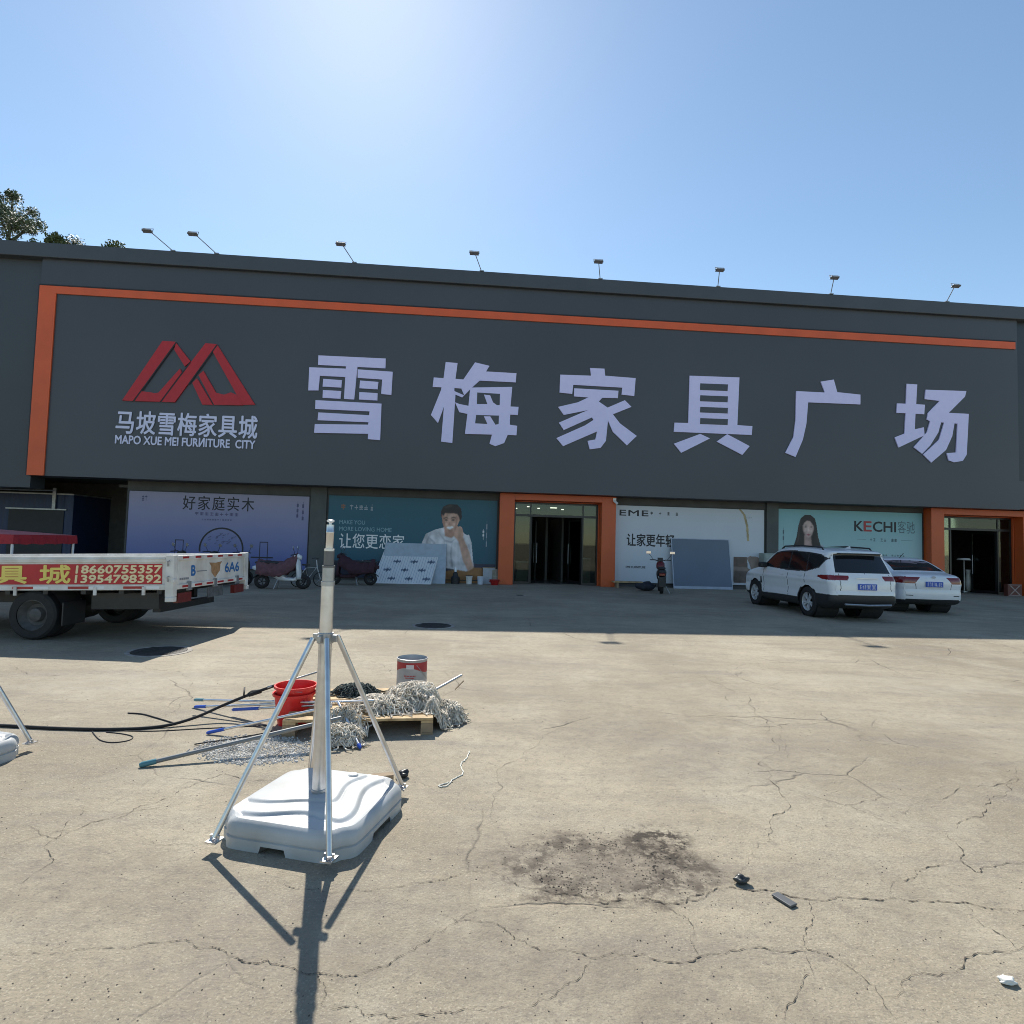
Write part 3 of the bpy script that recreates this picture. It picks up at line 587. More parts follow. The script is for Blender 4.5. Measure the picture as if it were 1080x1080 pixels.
# 3 white banner
t, W = banner('advertising_banner', 2.12, 8.22, .16, 3.17, mat('white_vinyl', (.58, .61, .66), .4, var=.03, scale=.8), 'white banner with black slogan, gold arc and a brown sofa, right of the middle door')
X0 = 2.12
b = MB(); x, z = ub(653.5, 543.5, X0); put_text(b, 'EME', .32, x, z, -.004, 0, bold=.006, width=1.15, spacing=1.1)
for i in range(4): bars(b, x+1.24+i*.34, z+.06, -.004, .13, .13, 1, 0)
x, z = ub(661, 575, X0); put_text(b, '让家更年轻', .52, x, z+.02, -.004, 0, bold=.010, width=1.92)
x, z = ub(660, 599, X0); put_text(b, 'EME FURNITURE', .12, x, z, -.004, 0, bold=.002, width=.78)
bars(b, 5.3, 2.82, -.004, .3, .07, 5, 1)
b.build('banner_lettering', [M_pblack, mat('grey_print', (.4, .4, .4), .5)], t)
b = MB(); pa = [(780, 537), (785, 543), (788, 555), (789, 571)]
for (a, c) in zip(pa, pa[1:]):
    a_, c_ = ub(*a, X0), ub(*c, X0); b.flat([(a_[0]-.05, a_[1]), (c_[0]-.05, c_[1]), (c_[0]+.05, c_[1]), (a_[0]+.05, a_[1])], -.004, 0)
def P4(pts): return [ub(640+x/4.909, 500+y/4.909, X0) for x, y in pts]
b.flat(P4([(655, 428), (725, 430), (730, 482), (655, 478)]), -.004, 1); b.flat(P4([(725, 435), (740, 424), (778, 428), (795, 440), (798, 490), (760, 530), (752, 565), (655, 562), (655, 480), (728, 484), (748, 500), (740, 470)]), -.0045, 2)
b.flat(P4([(660, 500), (735, 502), (740, 560), (655, 560)]), -.005, 3)
b.print_soft('banner_picture', t, [(.42, .33, .17), (.17, .11, .085), (.28, .21, .175), (.13, .10, .085)], seed=8)

# 4 aqua banner with the woman
aqua = grad_mat('aqua_print', (.48, .62, .63), (.20, .44, .47), .3, 3.3)
t, W = banner('advertising_banner', 8.82, 14.96, .12, 3.25, aqua, 'pale aqua banner with a long haired woman, behind the parked white cars')
X0 = 8.82
def P6(pts): return [ub(820+x/6.75, 540+y/6.75, X0) for x, y in pts]
b = MB(); x, z = ub(820+548/6.75, 540+134/6.75, X0)
put_text(b, 'K', .58, x, z, -.004, 0, bold=.012, width=.36); put_text(b, 'E', .58, x+.40, z+.0, -.004, 1, bold=.012, width=.33); put_text(b, 'CHI', .58, x+.80, z, -.004, 0, bold=.012, width=.98); put_text(b, '客驰', .54, x+1.86, z+.0, -.004, 2, width=.74)
bars(b, x+.66, z-.40, -.004, .28, .13, 2, 2); bars(b, x+1.12, z-.40, -.004, .28, .13, 2, 2); bars(b, x+1.58, z-.40, -.004, .28, .13, 2, 2)
b.flat([(x+.1, z-.34), (x+.5, z-.34), (x+.5, z-.33), (x+.1, z-.33)], -.004, 2); b.flat([(x+2.0, z-.34), (x+2.5, z-.34), (x+2.5, z-.33), (x+2.0, z-.33)], -.004, 2)
bars(b, x+.3, z-1.02, -.004, .45, .11, 4, 2); bars(b, x+.88, z-1.02, -.004, .55, .10, 5, 2); bars(b, x+1.58, z-1.02, -.004, .6, .10, 5, 2); bars(b, x+.9, z-1.42, -.004, .9, .06, 8, 2)
bars(b, .18, 1.75, -.004, .08, .75, 1, 2); bars(b, .20, 1.35, -.004, .10, .4, 1, 0)
b.build('banner_lettering', [M_pblack, mat('red_print', (.42, .05, .05), .5), mat('slate_print', (.10, .16, .18), .5)], t)
b = MB()
b.flat(P6([(70, 270), (95, 245), (150, 232), (250, 228), (330, 240), (345, 330), (340, 420), (70, 420)]), -.003, 3)
b.flat(P6([(150, 90), (165, 45), (195, 20), (235, 20), (265, 45), (278, 90), (290, 180), (310, 250), (280, 300), (120, 300), (112, 250), (135, 180)]), -.004, 2)
b.flat(P6([(190, 165), (192, 250), (215, 290), (245, 245), (238, 170)]), -.0045, 1)
b.flat(P6([(178, 95), (180, 130), (195, 165), (220, 185), (245, 165), (260, 120), (255, 80), (225, 58), (190, 70)]), -.005, 0)
b.flat(P6([(176, 110), (172, 60), (205, 40), (240, 45), (262, 75), (264, 130), (256, 100), (232, 66), (210, 62), (190, 78)]), -.0055, 2)
for ax in (200, 240): b.flat(P6([(ax-11, 107), (ax, 101), (ax+11, 106), (ax, 111)]), -.006, 2)
b.flat(P6([(178, 95), (180, 130), (195, 165), (210, 178), (194, 140), (188, 100)]), -.0058, 1); b.flat(P6([(216, 108), (212, 138), (222, 142), (228, 138), (222, 108)]), -.0059, 5); b.flat(P6([(212, 138), (222, 144), (230, 138), (222, 140)]), -.006, 1)
for ax in (200, 240): b.flat(P6([(ax-13, 96), (ax, 91), (ax+13, 95), (ax, 94)]), -.006, 2)
b.flat(P6([(186, 130), (200, 128), (198, 145), (190, 142)]), -.006, 5); b.flat(P6([(236, 130), (250, 126), (246, 144), (238, 146)]), -.006, 5)
for q_ in ([(150, 120), (158, 60), (168, 40), (162, 100), (150, 200), (140, 230)], [(285, 200), (275, 120), (268, 80), (280, 140), (296, 230)]): b.flat(P6(q_), -.0062, 6)
b.flat(P6([(205, 160), (220, 155), (236, 160), (220, 170)]), -.006, 4)
b.print_soft('portrait', t, [(.56, .40, .36), (.42, .28, .25), (.018, .014, .016), (.30, .29, .36), (.30, .05, .08), (.66, .50, .46), (.06, .045, .045)], seed=5)

# ------------------------------------------------------------------ sheds and canopy at the far left
t = empty('blue_shed', at(-23.9, 1.5, 0), PHI); tag(t, 'dark blue corrugated sheet metal shed tucked under the left end of the sign', 'shed')
b = MB(); W = 5.0; n = 60; xs = np.linspace(-6, W, n*2+1)
vs = []; fs = []
for i, x in enumerate(xs):
    y = -.03 if i % 4 in (1, 2) else 0
    vs += [(x, y, .02), (x, y, 2.95)]
fs = [(2*i, 2*i+2, 2*i+3, 2*i+1) for i in range(len(xs)-1)]
b.add(vs, fs).box((-6, .03, .02), (W, 2.4, 2.95)); b.build('wall', M_shed, t)
MB().box((-6.1, -.08, 2.951), (W+.05, 2.5, 3.0)).build('roof', M_steel, t)
MB().box((2.7, -.05, .02), (4.7, -.031, 2.35)).build('doorway', M_dkline, t); MB().box((2.6, -.09, 2.351), (4.8, -.031, 2.40)).build('lintel', M_steel, t)  # near-black sheet paints the shade of the open doorway onto the wall
MB().box((4.3, -.14, 2.4), (4.42, -.09, 3.2)).tube([(4.36, -.14, 3.1), (-2, -.3, 3.05)], .03, 6).tube([(2.9, -.14, 3.16), (-3, -.5, 2.98)], .03, 6).build('pipe', M_steel, t)
# opening beside the shed is closed off deep inside
MB().box((-32, 3.9, 0), (-16.5, 4.1, 3.6)).box((-32, .3, 3.6), (-16.5, 4.1, 3.75)).build('inner_wall', M_inside, store)

c = gr(30, 640); t = empty('stall_canopy', (-12.95, 14.3, 0), PHI); tag(t, 'low red fabric canopy on white posts standing behind the truck', 'canopy')
b = MB(); w, d = 1.6, 1.1
b.add([(-w, -d, 1.46), (w, -d, 1.46), (w, d, 1.46), (-w, d, 1.46), (-.9, 0, 1.62), (-.5, 0, 1.62)], [(0, 1, 5, 4), (1, 2, 5), (2, 3, 4, 5), (3, 0, 4)], 0)
for (x0, y0, x1, y1) in ((-w, -d, w, -d), (w, -d, w, d), (w, d, -w, d), (-w, d, -w, -d)):
    k = 16; vs = []
    for i in range(k+1):
        f = i/k; x, y = x0+(x1-x0)*f, y0+(y1-y0)*f; vs += [(x, y, 1.458), (x*(1+.012*math.sin(i*2.1)), y*(1+.02*math.sin(i*2.1)), 1.24+.012*math.sin(i*1.7))]
    b.add(vs, [(2*i, 2*i+1, 2*i+3, 2*i+2) for i in range(k)], 1)
b.build('canopy_cloth', [mat('faded_red_canopy', (.52, .16, .16), .8, var=.2, scale=2), M_redcanopy], t)
for sx in (-1, 1):
    for sy in (-1, 1): MB().tube([(sx*(w-.05), sy*(d-.05), 0), (sx*(w-.05), sy*(d-.05), 1.46)], .028, 8).build('post', M_white, t)

# ------------------------------------------------------------------ trees behind the roof
def tree(px, py_top, Y, r, hgt, seed, label):
    rs = random.Random(seed); d = ray(px, py_top); k = Y/d.y; top = EYEP+d*k
    t = empty('tree', (top.x, top.y, 0), rs.uniform(0, 6)); tag(t, label, 'tree', 'trees behind the store')
    H = top.z
    tb = MB(); pts = [(0, 0, 0), (.1, .05, H*.3), (-.1, .1, H*.6), (0, 0, H*.95)]; tb.tube(pts, [.28, .22, .14, .04], 8)
    clumps = []
    for i in range(64):
        f = rs.random()**.8; z = H*(.45+.55*f) - .2; rr = r*math.sqrt(max(.02, 1-((f-.35)/.68)**2))*rs.uniform(.25, 1); a = rs.uniform(0, 6.283)
        c = Vector((rr*math.cos(a), rr*math.sin(a), min(z, H-.35))); clumps.append((c, rs.uniform(.30, .85)*r*.40))
        if i % 2 == 0: tb.tube([(0, 0, max(H*.3, c.z-rr*.9-.4)), c*.6+Vector((0, 0, c.z*.38)), c], [.07, .04, .015], 5)
    clumps.append((Vector((0, 0, H-.3)), .45))
    lb = MB()
    for c, cr in clumps:
        for j in range(int(330*min(1, (r/2.4)**1.6))):
            v = Vector((rs.gauss(0, 1), rs.gauss(0, 1), rs.gauss(0, .8))); v = v.normalized()*cr*rs.random()**.45*1.15; p = c+v
            if p.z > H: continue
            s = rs.uniform(.045, .105); a = Vector((rs.gauss(0, 1), rs.gauss(0, 1), rs.gauss(0, 1))).normalized(); q = a.orthogonal().normalized()
            lb.add([p-a*s, p+q*s*.55, p+a*s, p-q*s*.55], [(0, 1, 2, 3)], 0 if rs.random() < .6 else 1)
    lb.build('crown', [M_leaf, mat('leaf_light', (.13, .17, .07), .55, var=.4, scale=2)], t); tb.build('trunk', M_bark, t, smooth=True)
tree(14, 203, 34.5, 2.4, 0, 1, 'tallest tree with grey green crown rising above the left end of the roof')
tree(56, 247, 35.5, 1.6, 0, 2, 'treetop just clearing the roof, right of the tallest tree')
tree(81, 249, 36, 1.3, 0, 3, 'small treetop just clearing the roof, between the two other small treetops')
tree(122, 255, 36, 1.3, 0, 5, 'rightmost small treetop peeping over the roof before the first floodlight')
tree(-45, 190, 36, 2.8, 0, 6, 'broad treetop left of the tallest tree above the roof')

# ------------------------------------------------------------------ cars
def resample(P, n):
    P = np.array(P, float)
    for _ in range(3):                         # corner cutting keeps the outline but rounds it
        Q = [P[0]]
        for a, b in zip(P, P[1:]): Q += [a*.75+b*.25, a*.25+b*.75]
        Q.append(P[-1]); P = np.array(Q)
    s = np.r_[0, np.cumsum(np.hypot(*np.diff(P, axis=0).T))]; u = np.linspace(0, s[-1], n)
    return np.c_[np.interp(u, s, P[:, 0]), np.interp(u, s, P[:, 1])]
def car_shell(spec):
    nu, nv, ny = 230, 84, 90
    T = resample(spec['top'], nu); B = resample(spec['bot'], nu)
    loop = np.vstack([T, B[::-1]])
    seg = np.stack([loop, np.roll(loop, -1, 0)], 1)
    v = np.linspace(0, 1, nv)
    X = B[:, None, 0]*(1-v)+T[:, None, 0]*v; Zg = B[:, None, 1]*(1-v)+T[:, None, 1]*v
    pts = np.c_[X.ravel(), Zg.ravel()]
    best = np.full(len(pts), 9.)
    for a, b in seg:
        ab = b-a; l = ab@ab+1e-12; t = np.clip(((pts-a)@ab)/l, 0, 1); q = pts-a-t[:, None]*ab; best = np.minimum(best, np.hypot(q[:, 0], q[:, 1]))
    r = spec.get('r', .11)
    def Wd(x, z):
        w = spec['w']*(1-.07*np.abs(x/spec['half'])**4-.05*np.clip(x/spec['half'], 0, 1)**6)
        w = w-np.clip(z-spec['belt'], 0, 9)*spec['tumble']-np.clip(.55-z, 0, 1)**2*.35
        w = w+.018*np.exp(-((z-spec['belt']+.10)/.05)**2)-.015*np.exp(-((z-.62)/.10)**2)
        return w
    d = np.minimum(best, r).reshape(X.shape); Y = Wd(X, Zg)-r+np.sqrt(np.maximum(0, r*r-(r-d)**2))
    def warp(x, y, z):
        x2 = x-np.sign(x)*np.maximum(0, np.abs(x)-1.3)*.13*(np.abs(y)/spec['w'])**3
        z2 = z+np.where(z > spec['belt']+.1, .035*(1-(y/spec['w'])**2), .0)*np.clip((z-spec['belt']-.1)/.2, 0, 1)
        return np.stack([x2, y, z2], -1)
    parts = {}
    def emit(P, cls):
        n0, n1 = P.shape[:2]; idx = np.arange(n0*n1).reshape(n0, n1)
        q = np.stack([idx[:-1, :-1], idx[1:, :-1], idx[1:, 1:], idx[:-1, 1:]], -1).reshape(-1, 4); c = cls.reshape(-1)
        V = P.reshape(-1, 3)
        for name in set(c.tolist()):
            if name is None or name == '': continue
            f = q[c == name]; u, inv = np.unique(f, return_inverse=True)
            key, mi = (name.split('|')+['0'])[:2]
            parts.setdefault(key, MB()).add(V[u].tolist(), inv.reshape(-1, 4).tolist(), int(mi))
    def mid(G): return (G[:-1, :-1]+G[1:, :-1]+G[1:, 1:]+G[:-1, 1:])/4
    for s in (1, -1):
        cls = spec['side'](mid(X), mid(Zg), s)
        P = warp(X, Y*s, Zg)
        if s < 0: P = P[:, ::-1]; cls = cls[:, ::-1]
        emit(P, cls)
    for which, Lp in (('top', T), ('bot', B)):
        y0 = Wd(Lp[:, 0], Lp[:, 1])-r; yy = np.linspace(-1, 1, ny)
        Xs = np.repeat(Lp[:, :1], ny, 1); Zs = np.repeat(Lp[:, 1:], ny, 1); Ys = y0[:, None]*yy
        cls = spec['strip'](mid(Xs), mid(Ys), mid(Zs), which)
        P = warp(Xs, Ys, Zs)
        if which == 'bot': P = P[:, ::-1]; cls = cls[:, ::-1]
        emit(P, cls)
    return parts
M_gap = mat('panel_gap', (.05, .05, .052), .7)
def wheel(parent, x, y, r, side, w=.21, rimr=.66, spokes=5):
    b = MB(); prof = [(r*.62, -w/2), (r*.9, -w/2), (r*.985, -w*.38), (r, -w*.2), (r, w*.2), (r*.985, w*.38), (r*.9, w/2), (r*.62, w/2)]
    m = Matrix.Translation((x, y, r)) @ Matrix.Rotation(rad(-90*side), 4, 'X')
    o = MB().build('wheel', M_blackpl, parent)
    bb = MB().lathe([(r*.62, -w*.3), (r*.62, w*.05), (.05, w*.02)], 24, 0, m, cap=False); o.data = bb.build('tmp', M_blackpl).data
    tmp = [q for q in bpy.data.objects if q.name.startswith('tmp')]
    for q in tmp: bpy.data.objects.remove(q)
    b.lathe(prof, 36, 0, m, cap=False).build('tyre', M_black, o, smooth=True, autos=35)
    rb = MB().lathe([(r*.60, w*.1), (r*.64, w*.44), (r*.67, w*.50), (r*.67, w*.42), (r*.60, w*.38), (r*.57, w*.1)], 32, 0, m, cap=False)
    for k in range(spokes):
        a = 2*math.pi*k/spokes+.3
        for da in (-.14, .14):
            c, s_ = math.cos(a), math.sin(a); c2, s2 = math.cos(a+da*1.6), math.sin(a+da*1.6)
            p0 = Vector((c*r*.10, s_*r*.10, w*.36)); p1 = Vector((c2*r*.62, s2*r*.62, w*.43))
            t_ = Vector((-s_, c, 0))*r*.055
            vs = [m @ q for q in (p0-t_, p0+t_, p1+t_, p1-t_)]; vs += [m @ (q-Vector((0, 0, .03))) for q in (p0-t_, p0+t_, p1+t_, p1-t_)]
            rb.add(vs, [(0, 1, 2, 3), (0, 4, 5, 1), (1, 5, 6, 2), (2, 6, 7, 3), (3, 7, 4, 0)])
    rb.lathe([(.001, w*.40), (r*.16, w*.39), (r*.17, w*.3)], 16, 0, m, cap=False)
    rb.build('rim', M_rim, o, smooth=True, autos=35)
    return o
def number_plate(parent, x, z, y=0.0, w=.44, h=.14, m=None, tilt=0.0):
    pb = MB().box((-.012, -w/2, -h/2), (.012, w/2, h/2)); o = pb.build('number_plate', m or M_plate, parent, loc=(x, y, z), rot=(0, tilt, 0), bevel=.004)
    cb = MB(); k = 7; s = w*.86/k
    for i in range(k):
        y0 = -w*.43+i*s+(.02 if i > 1 else 0)*.5
        for j in range(4):
            if random.random() < .75: cb.box((-.0165, y0+s*.1, -h*.32+j*h*.2), (-.0130, y0+s*.72, -h*.32+j*h*.2+h*.06))
        cb.box((-.0160, y0+s*(.1 if i % 2 else .55), -h*.32), (-.0130, y0+s*(.1 if i % 2 else .55)+s*.16, h*.32))
    cb.build('plate_characters', M_pwhite, o)
    return o

def make_suv():
    xr, xf, wr = -1.35, 1.35, .365
    top = [(-2.34, .70), (-2.335, .86), (-2.31, 1.0), (-2.25, 1.08), (-2.02, 1.42), (-1.98, 1.50), (-2.02, 1.555), (-1.9, 1.60), (-1.2, 1.665), (-.5, 1.68), (.1, 1.655), (.45, 1.58), (1.02, 1.17), (1.15, 1.11), (1.55, 1.06), (2.0, .97), (2.2, .84), (2.25, .65)]
    bot = [(-2.34, .70), (-2.36, .60), (-2.35, .45), (-2.28, .36), (-2.05, .27), (-1.6, .24), (1.6, .22), (2.05, .25), (2.2, .35), (2.25, .48), (2.25, .65)]
    winF = [(.80, 1.155), (.33, 1.50), (-.02, 1.545), (-.42, 1.56), (-.42, 1.11), (.2, 1.12)]
    winR = [(-.48, 1.11), (-.48, 1.56), (-.95, 1.545), (-1.20, 1.52), (-1.25, 1.12)]
    winQ = [(-1.30, 1.125), (-1.25, 1.52), (-1.70, 1.485), (-1.97, 1.41), (-1.80, 1.24)]
    lamp = [(-2.6, .93), (-2.6, 1.06), (-2.15, 1.05), (-1.82, 1.03), (-1.80, 1.0), (-2.05, .94)]
    def side(x, z, s):
        c = np.full(x.shape, 'body', object)
        clad = (z < .44-.06*np.clip(x/2, 0, 1)) | ((x < -1.7) & (z < .60))
        for xw in (xr, xf):
            rr = np.hypot(x-xw, z-wr); clad |= (rr < wr+.085) & (z < wr+.33)
        c[clad] = 'cladding'
        for xg in (-.46, .82, -1.24):
            g = (np.abs(x-xg-(z-.8)*.02) < .010) & (z > .45) & (z < 1.12) & ~clad
            if xg == -1.24: g &= np.hypot(x-xr, z-wr) > .47
            c[g] = 'body|1'
        c[(np.abs(z-.80+.03*x) < .010) & (x > -1.2) & (x < 1.1) & ~clad & False] = 'body|1'
        c[inside(winF, x, z)] = 'front_side_window'; c[inside(winR, x, z)] = 'rear_side_window'; c[inside(winQ, x, z)] = 'quarter_window'
        frame = inside([(.9, 1.14), (.36, 1.53), (0, 1.575), (-.45, 1.59), (-1.22, 1.555), (-1.74, 1.515), (-2.02, 1.42), (-1.80, 1.20), (-1.25, 1.09), (-.4, 1.085)], x, z) & (c == 'body'); c[frame] = 'body|2'
        c[inside(lamp, x, z)] = 'tail_light_'+('l' if s > 0 else 'r')
        c[inside([(2.3, .72), (1.75, .86), (1.72, .93), (2.3, .92)], x, z)] = 'headlight_'+('l' if s > 0 else 'r')
        for xw in (xr, xf): c[np.hypot(x-xw, z-wr) < wr+.035] = ''
        return c
    def strip(x, y, z, which):
        c = np.full(x.shape, 'body', object)
        if which == 'bot': c[:] = 'cladding'; c[(x < -2.2) & (z > .60)] = 'body'; c[(x > 2.2) & (z > .5)] = 'body'; return c
        rear = x < -1.9
        ay = np.abs(y)
        rw = rear & (z > 1.10+.03*ay) & (z < 1.515) & (ay < .70-.10*(z-1.1)/.4); c[rw] = 'rear_window'
        sp = rear & (z >= 1.515) & (z < 1.53); c[sp] = 'body|1'
        ll = rear & (z > .95) & (z < 1.045) & (ay > .40+.0*(z)) & (ay > .40+(1.0-z)*.8); c[ll & (y > 0)] = 'tail_light_l'; c[ll & (y < 0)] = 'tail_light_r'
        g = rear & (z > .62) & (z < 1.09) & (np.abs(ay-(.60+.0*z)) < .008) & ~ll; c[g] = 'body|1'
        c[rear & (np.abs(z-.625) < .009) & (ay < .6)] = 'body|1'
        ws = (x > .42) & (x < 1.06) & (z > 1.15) & (z < 1.60) & (ay < .80); c[ws & (z < 1.59)] = 'windscreen'
        sr = (x > -1.3) & (x < .1) & (z > 1.6) & (ay < .42); c[sr] = 'sunroof'
        c[(x < -2.2) & (z < .60)] = 'cladding'
        c[(x > 2.1) & (z > .55) & (z < .85) & (ay < .45)] = 'grille'
        return c
    t = empty('suv', (0, 0, 0))
    P = car_shell(dict(top=top, bot=bot, w=.86, half=2.33, belt=1.0, tumble=.26, side=side, strip=strip, r=.12))
    mm = {'body': [M_white, M_gap, M_blackpl], 'cladding': M_blackpl, 'front_side_window': M_carglass, 'rear_side_window': M_carglass, 'quarter_window': M_carglass, 'rear_window': M_carglass, 'windscreen': M_carglass, 'sunroof': M_carglass, 'grille': M_blackpl}
    for k, b in P.items():
        nm = k[:-2] if k[-2:] in ('_l', '_r') else k
        m = M_redlamp if 'tail' in k else (M_rim if 'head' in k else mm[k])
        o = b.build(nm, m, t, smooth=True)
    for s in (1, -1):
        for xw in (xr, xf): wheel(t, xw, s*.735, wr, s, .23)
        MB().box((.66, s*.84-.03, 1.10), (.86, s*.84+.17*s, 1.25)).build('mirror', M_blackpl, t, bevel=.04)
        rl = MB(); rl.tube([(-1.65, s*.60, 1.60), (-1.55, s*.60, 1.69), (-.6, s*.62, 1.725), (.15, s*.60, 1.70), (.30, s*.59, 1.64)], .020, 8); rl.build('roof_rail', M_blackpl, t, smooth=True)
        MB().box((-.28, s*.86-.012, .94), (-.10, s*.86+.012, .965)).cut().box((-1.12, s*.86-.012, .95), (-.94, s*.86+.012, .975)).build('door_handle', M_rim, t, bevel=.008)
        MB().box((.93, s*.85-.01, .66), (1.0, s*.85+.012, .95)).build('fender_vent', M_blackpl, t)
        for xw in (xr, xf):
            m = Matrix.Translation((xw, s*.55, wr)) @ Matrix.Rotation(rad(90), 4, 'X'); MB().lathe([(wr+.045, -.27), (wr+.045, .27)], 24, 0, m, cap=False).build('arch_liner', M_black, t)
    MB().box((-1.6, -.55, .30), (1.7, .55, .5)).build('underbody', M_black, t)
    number_plate(t, -2.352, .80, 0)
    MB().tube([(-2.37, -.55, .40), (-2.385, 0, .385), (-2.37, .55, .40)], .025, 6).build('bumper_trim', M_alud, t)
    MB().box((-2.338, -.26, .985), (-2.322, .26, 1.005)).build('tailgate_trim', M_rim, t)
    MB().add([(-1.55, -.03, 1.68), (-1.75, 0, 1.66), (-1.55, .03, 1.68), (-1.72, 0, 1.74)], [(0, 1, 3), (1, 2, 3), (2, 0, 3), (0, 2, 1)]).build('antenna', M_white, t)
    MB().box((-2.10, -.5, 1.545), (-1.95, .5, 1.565)).build('spoiler', M_blackpl, t, bevel=.008)
    return t
def make_sedan():
    xr, xf, wr = -1.31, 1.31, .32
    top = [(-2.20, .66), (-2.215, .82), (-2.20, .95), (-2.14, 1.03), (-1.72, 1.085), (-1.62, 1.11), (-.95, 1.40), (-.55, 1.455), (-.1, 1.465), (.35, 1.40), (1.05, 1.02), (1.25, .96), (1.8, .86), (2.1, .72), (2.18, .55)]
    bot = [(-2.20, .66), (-2.215, .55), (-2.20, .38), (-2.12, .27), (-1.7, .21), (1.7, .19), (2.08, .22), (2.17, .36), (2.18, .55)]
    winF = [(.78, 1.03), (.28, 1.32), (-.10, 1.365), (-.18, 1.01)]
    winR = [(-.25, 1.01), (-.18, 1.37), (-.7, 1.33), (-1.2, 1.12), (-1.15, 1.04)]
    lamp = [(-2.6, .80), (-2.6, .99), (-2.1, .985), (-1.72, .945), (-1.70, .91), (-2.0, .82)]
    def side(x, z, s):
        c = np.full(x.shape, 'body', object)
        for xg in (-.21, .86): c[(np.abs(x-xg) < .010) & (z > .28) & (z < 1.02)] = 'body|1'
        c[(z < .25)] = 'bumper_skirt'; c[(x < -1.9) & (z < .38)] = 'bumper_skirt'
        c[inside(winF, x, z)] = 'front_side_window'; c[inside(winR, x, z)] = 'rear_side_window'
        c[inside(lamp, x, z)] = 'tail_light_'+('l' if s > 0 else 'r')
        c[inside([(2.3, .62), (1.7, .74), (1.65, .83), (2.3, .80)], x, z)] = 'headlight_'+('l' if s > 0 else 'r')
        for xw in (xr, xf): c[np.hypot(x-xw, z-wr) < wr+.045] = ''
        return c
    def strip(x, y, z, which):
        c = np.full(x.shape, 'body', object); ay = np.abs(y)
        if which == 'bot': c[z < .40] = 'bumper_skirt'; c[(np.abs(z-.50) < .012) & (x < -1.9) & (ay > .52)] = 'bumper_skirt'; return c
        rw = (x < -.98) & (x > -1.64) & (z > 1.12) & (z < 1.385) & (ay < .66-.3*(z-1.12)); c[rw] = 'rear_window'
        ll = (x < -2.0) & (z > .82) & (z < .975) & (ay > .34+(.975-z)*.9); c[ll & (y > 0)] = 'tail_light_l'; c[ll & (y < 0)] = 'tail_light_r'
        bl = (x < -2.0)
        c[bl & (np.abs(z-.66) < .007) & (ay < .44)] = 'body|1'; c[bl & (np.abs(ay-.44-(z-.66)*.2) < .007) & (z > .66) & (z < .95) & ~ll] = 'body|1'
        c[(np.abs(x+2.10) < .006) & False] = 'body|1'
        c[(x > .40) & (x < 1.04) & (z > 1.04) & (ay < .74) & (z < 1.39)] = 'windscreen'
        c[(x > 2.0) & (z > .5) & (z < .7) & (ay < .5)] = 'grille'
        return c
    t = empty('sedan', (0, 0, 0))
    P = car_shell(dict(top=top, bot=bot, w=.87, half=2.2, belt=.90, tumble=.30, side=side, strip=strip, r=.11))
    mm = {'body': [M_white, M_gap, M_blackpl], 'bumper_skirt': M_blackpl, 'front_side_window': M_carglass, 'rear_side_window': M_carglass, 'rear_window': M_carglass, 'windscreen': M_carglass, 'grille': M_blackpl}
    for k, b in P.items():
        nm = k[:-2] if k[-2:] in ('_l', '_r') else k
        m = M_redlamp if 'tail' in k else (M_rim if 'head' in k else mm[k])
        b.build(nm, m, t, smooth=True)
    for s in (1, -1):
        for xw in (xr, xf):
            wheel(t, xw, s*.75, wr, s, .2)
            m = Matrix.Translation((xw, s*.56, wr)) @ Matrix.Rotation(rad(90), 4, 'X'); MB().lathe([(wr+.055, -.26), (wr+.055, .26)], 24, 0, m, cap=False).build('arch_liner', M_black, t)
        MB().box((.62, s*.84-.03, .98), (.78, s*.84+.17*s, 1.11)).build('mirror', M_white, t, bevel=.04)
        MB().box((-.10, s*.865-.012, .86), (.08, s*.865+.012, .885)).build('door_handle', M_rim, t, bevel=.008)
    MB().box((-1.6, -.5, .22), (1.7, .5, .42)).build('underbody', M_black, t)
    number_plate(t, -2.232, .80, 0)
    MB().lathe([(.055, -.006), (.055, .006)], 20, 0, Matrix.Translation((-2.20, 0, .985)) @ Matrix.Rotation(rad(80), 4, 'Y') @ Matrix.Diagonal((.6, 1, 1, 1))).build('badge', M_rim, t)
    MB().tube([(-.75, 0, 1.45), (-.95, 0, 1.60)], .008, 6).build('antenna', M_blackpl, t)
    return t
def place_car(t, mid, fwd, label, cat, group=None):
    t.location = mid; t.rotation_euler = (0, 0, math.atan2(fwd[1], fwd[0])); tag(t, label, cat, group)
suv = make_suv(); f = Vector((-.06, .998, 0)); l = Vector((-f.y, f.x, 0)); rl = gr(856, 650)
place_car(suv, rl+f*1.35-l*.735, f, 'white SUV with black roof rails and blue plate, nearest parked car', 'car', 'cars parked before the store')
sed = make_sedan(); f = Vector((.03, .9995, 0)); l = Vector((-f.y, f.x, 0)); rl = (gr(935, 643.5)+gr(989, 645.5))/2
place_car(sed, rl+f*1.31, f, 'white sedan parked right of the SUV, nose towards the store', 'car', 'cars parked before the store')

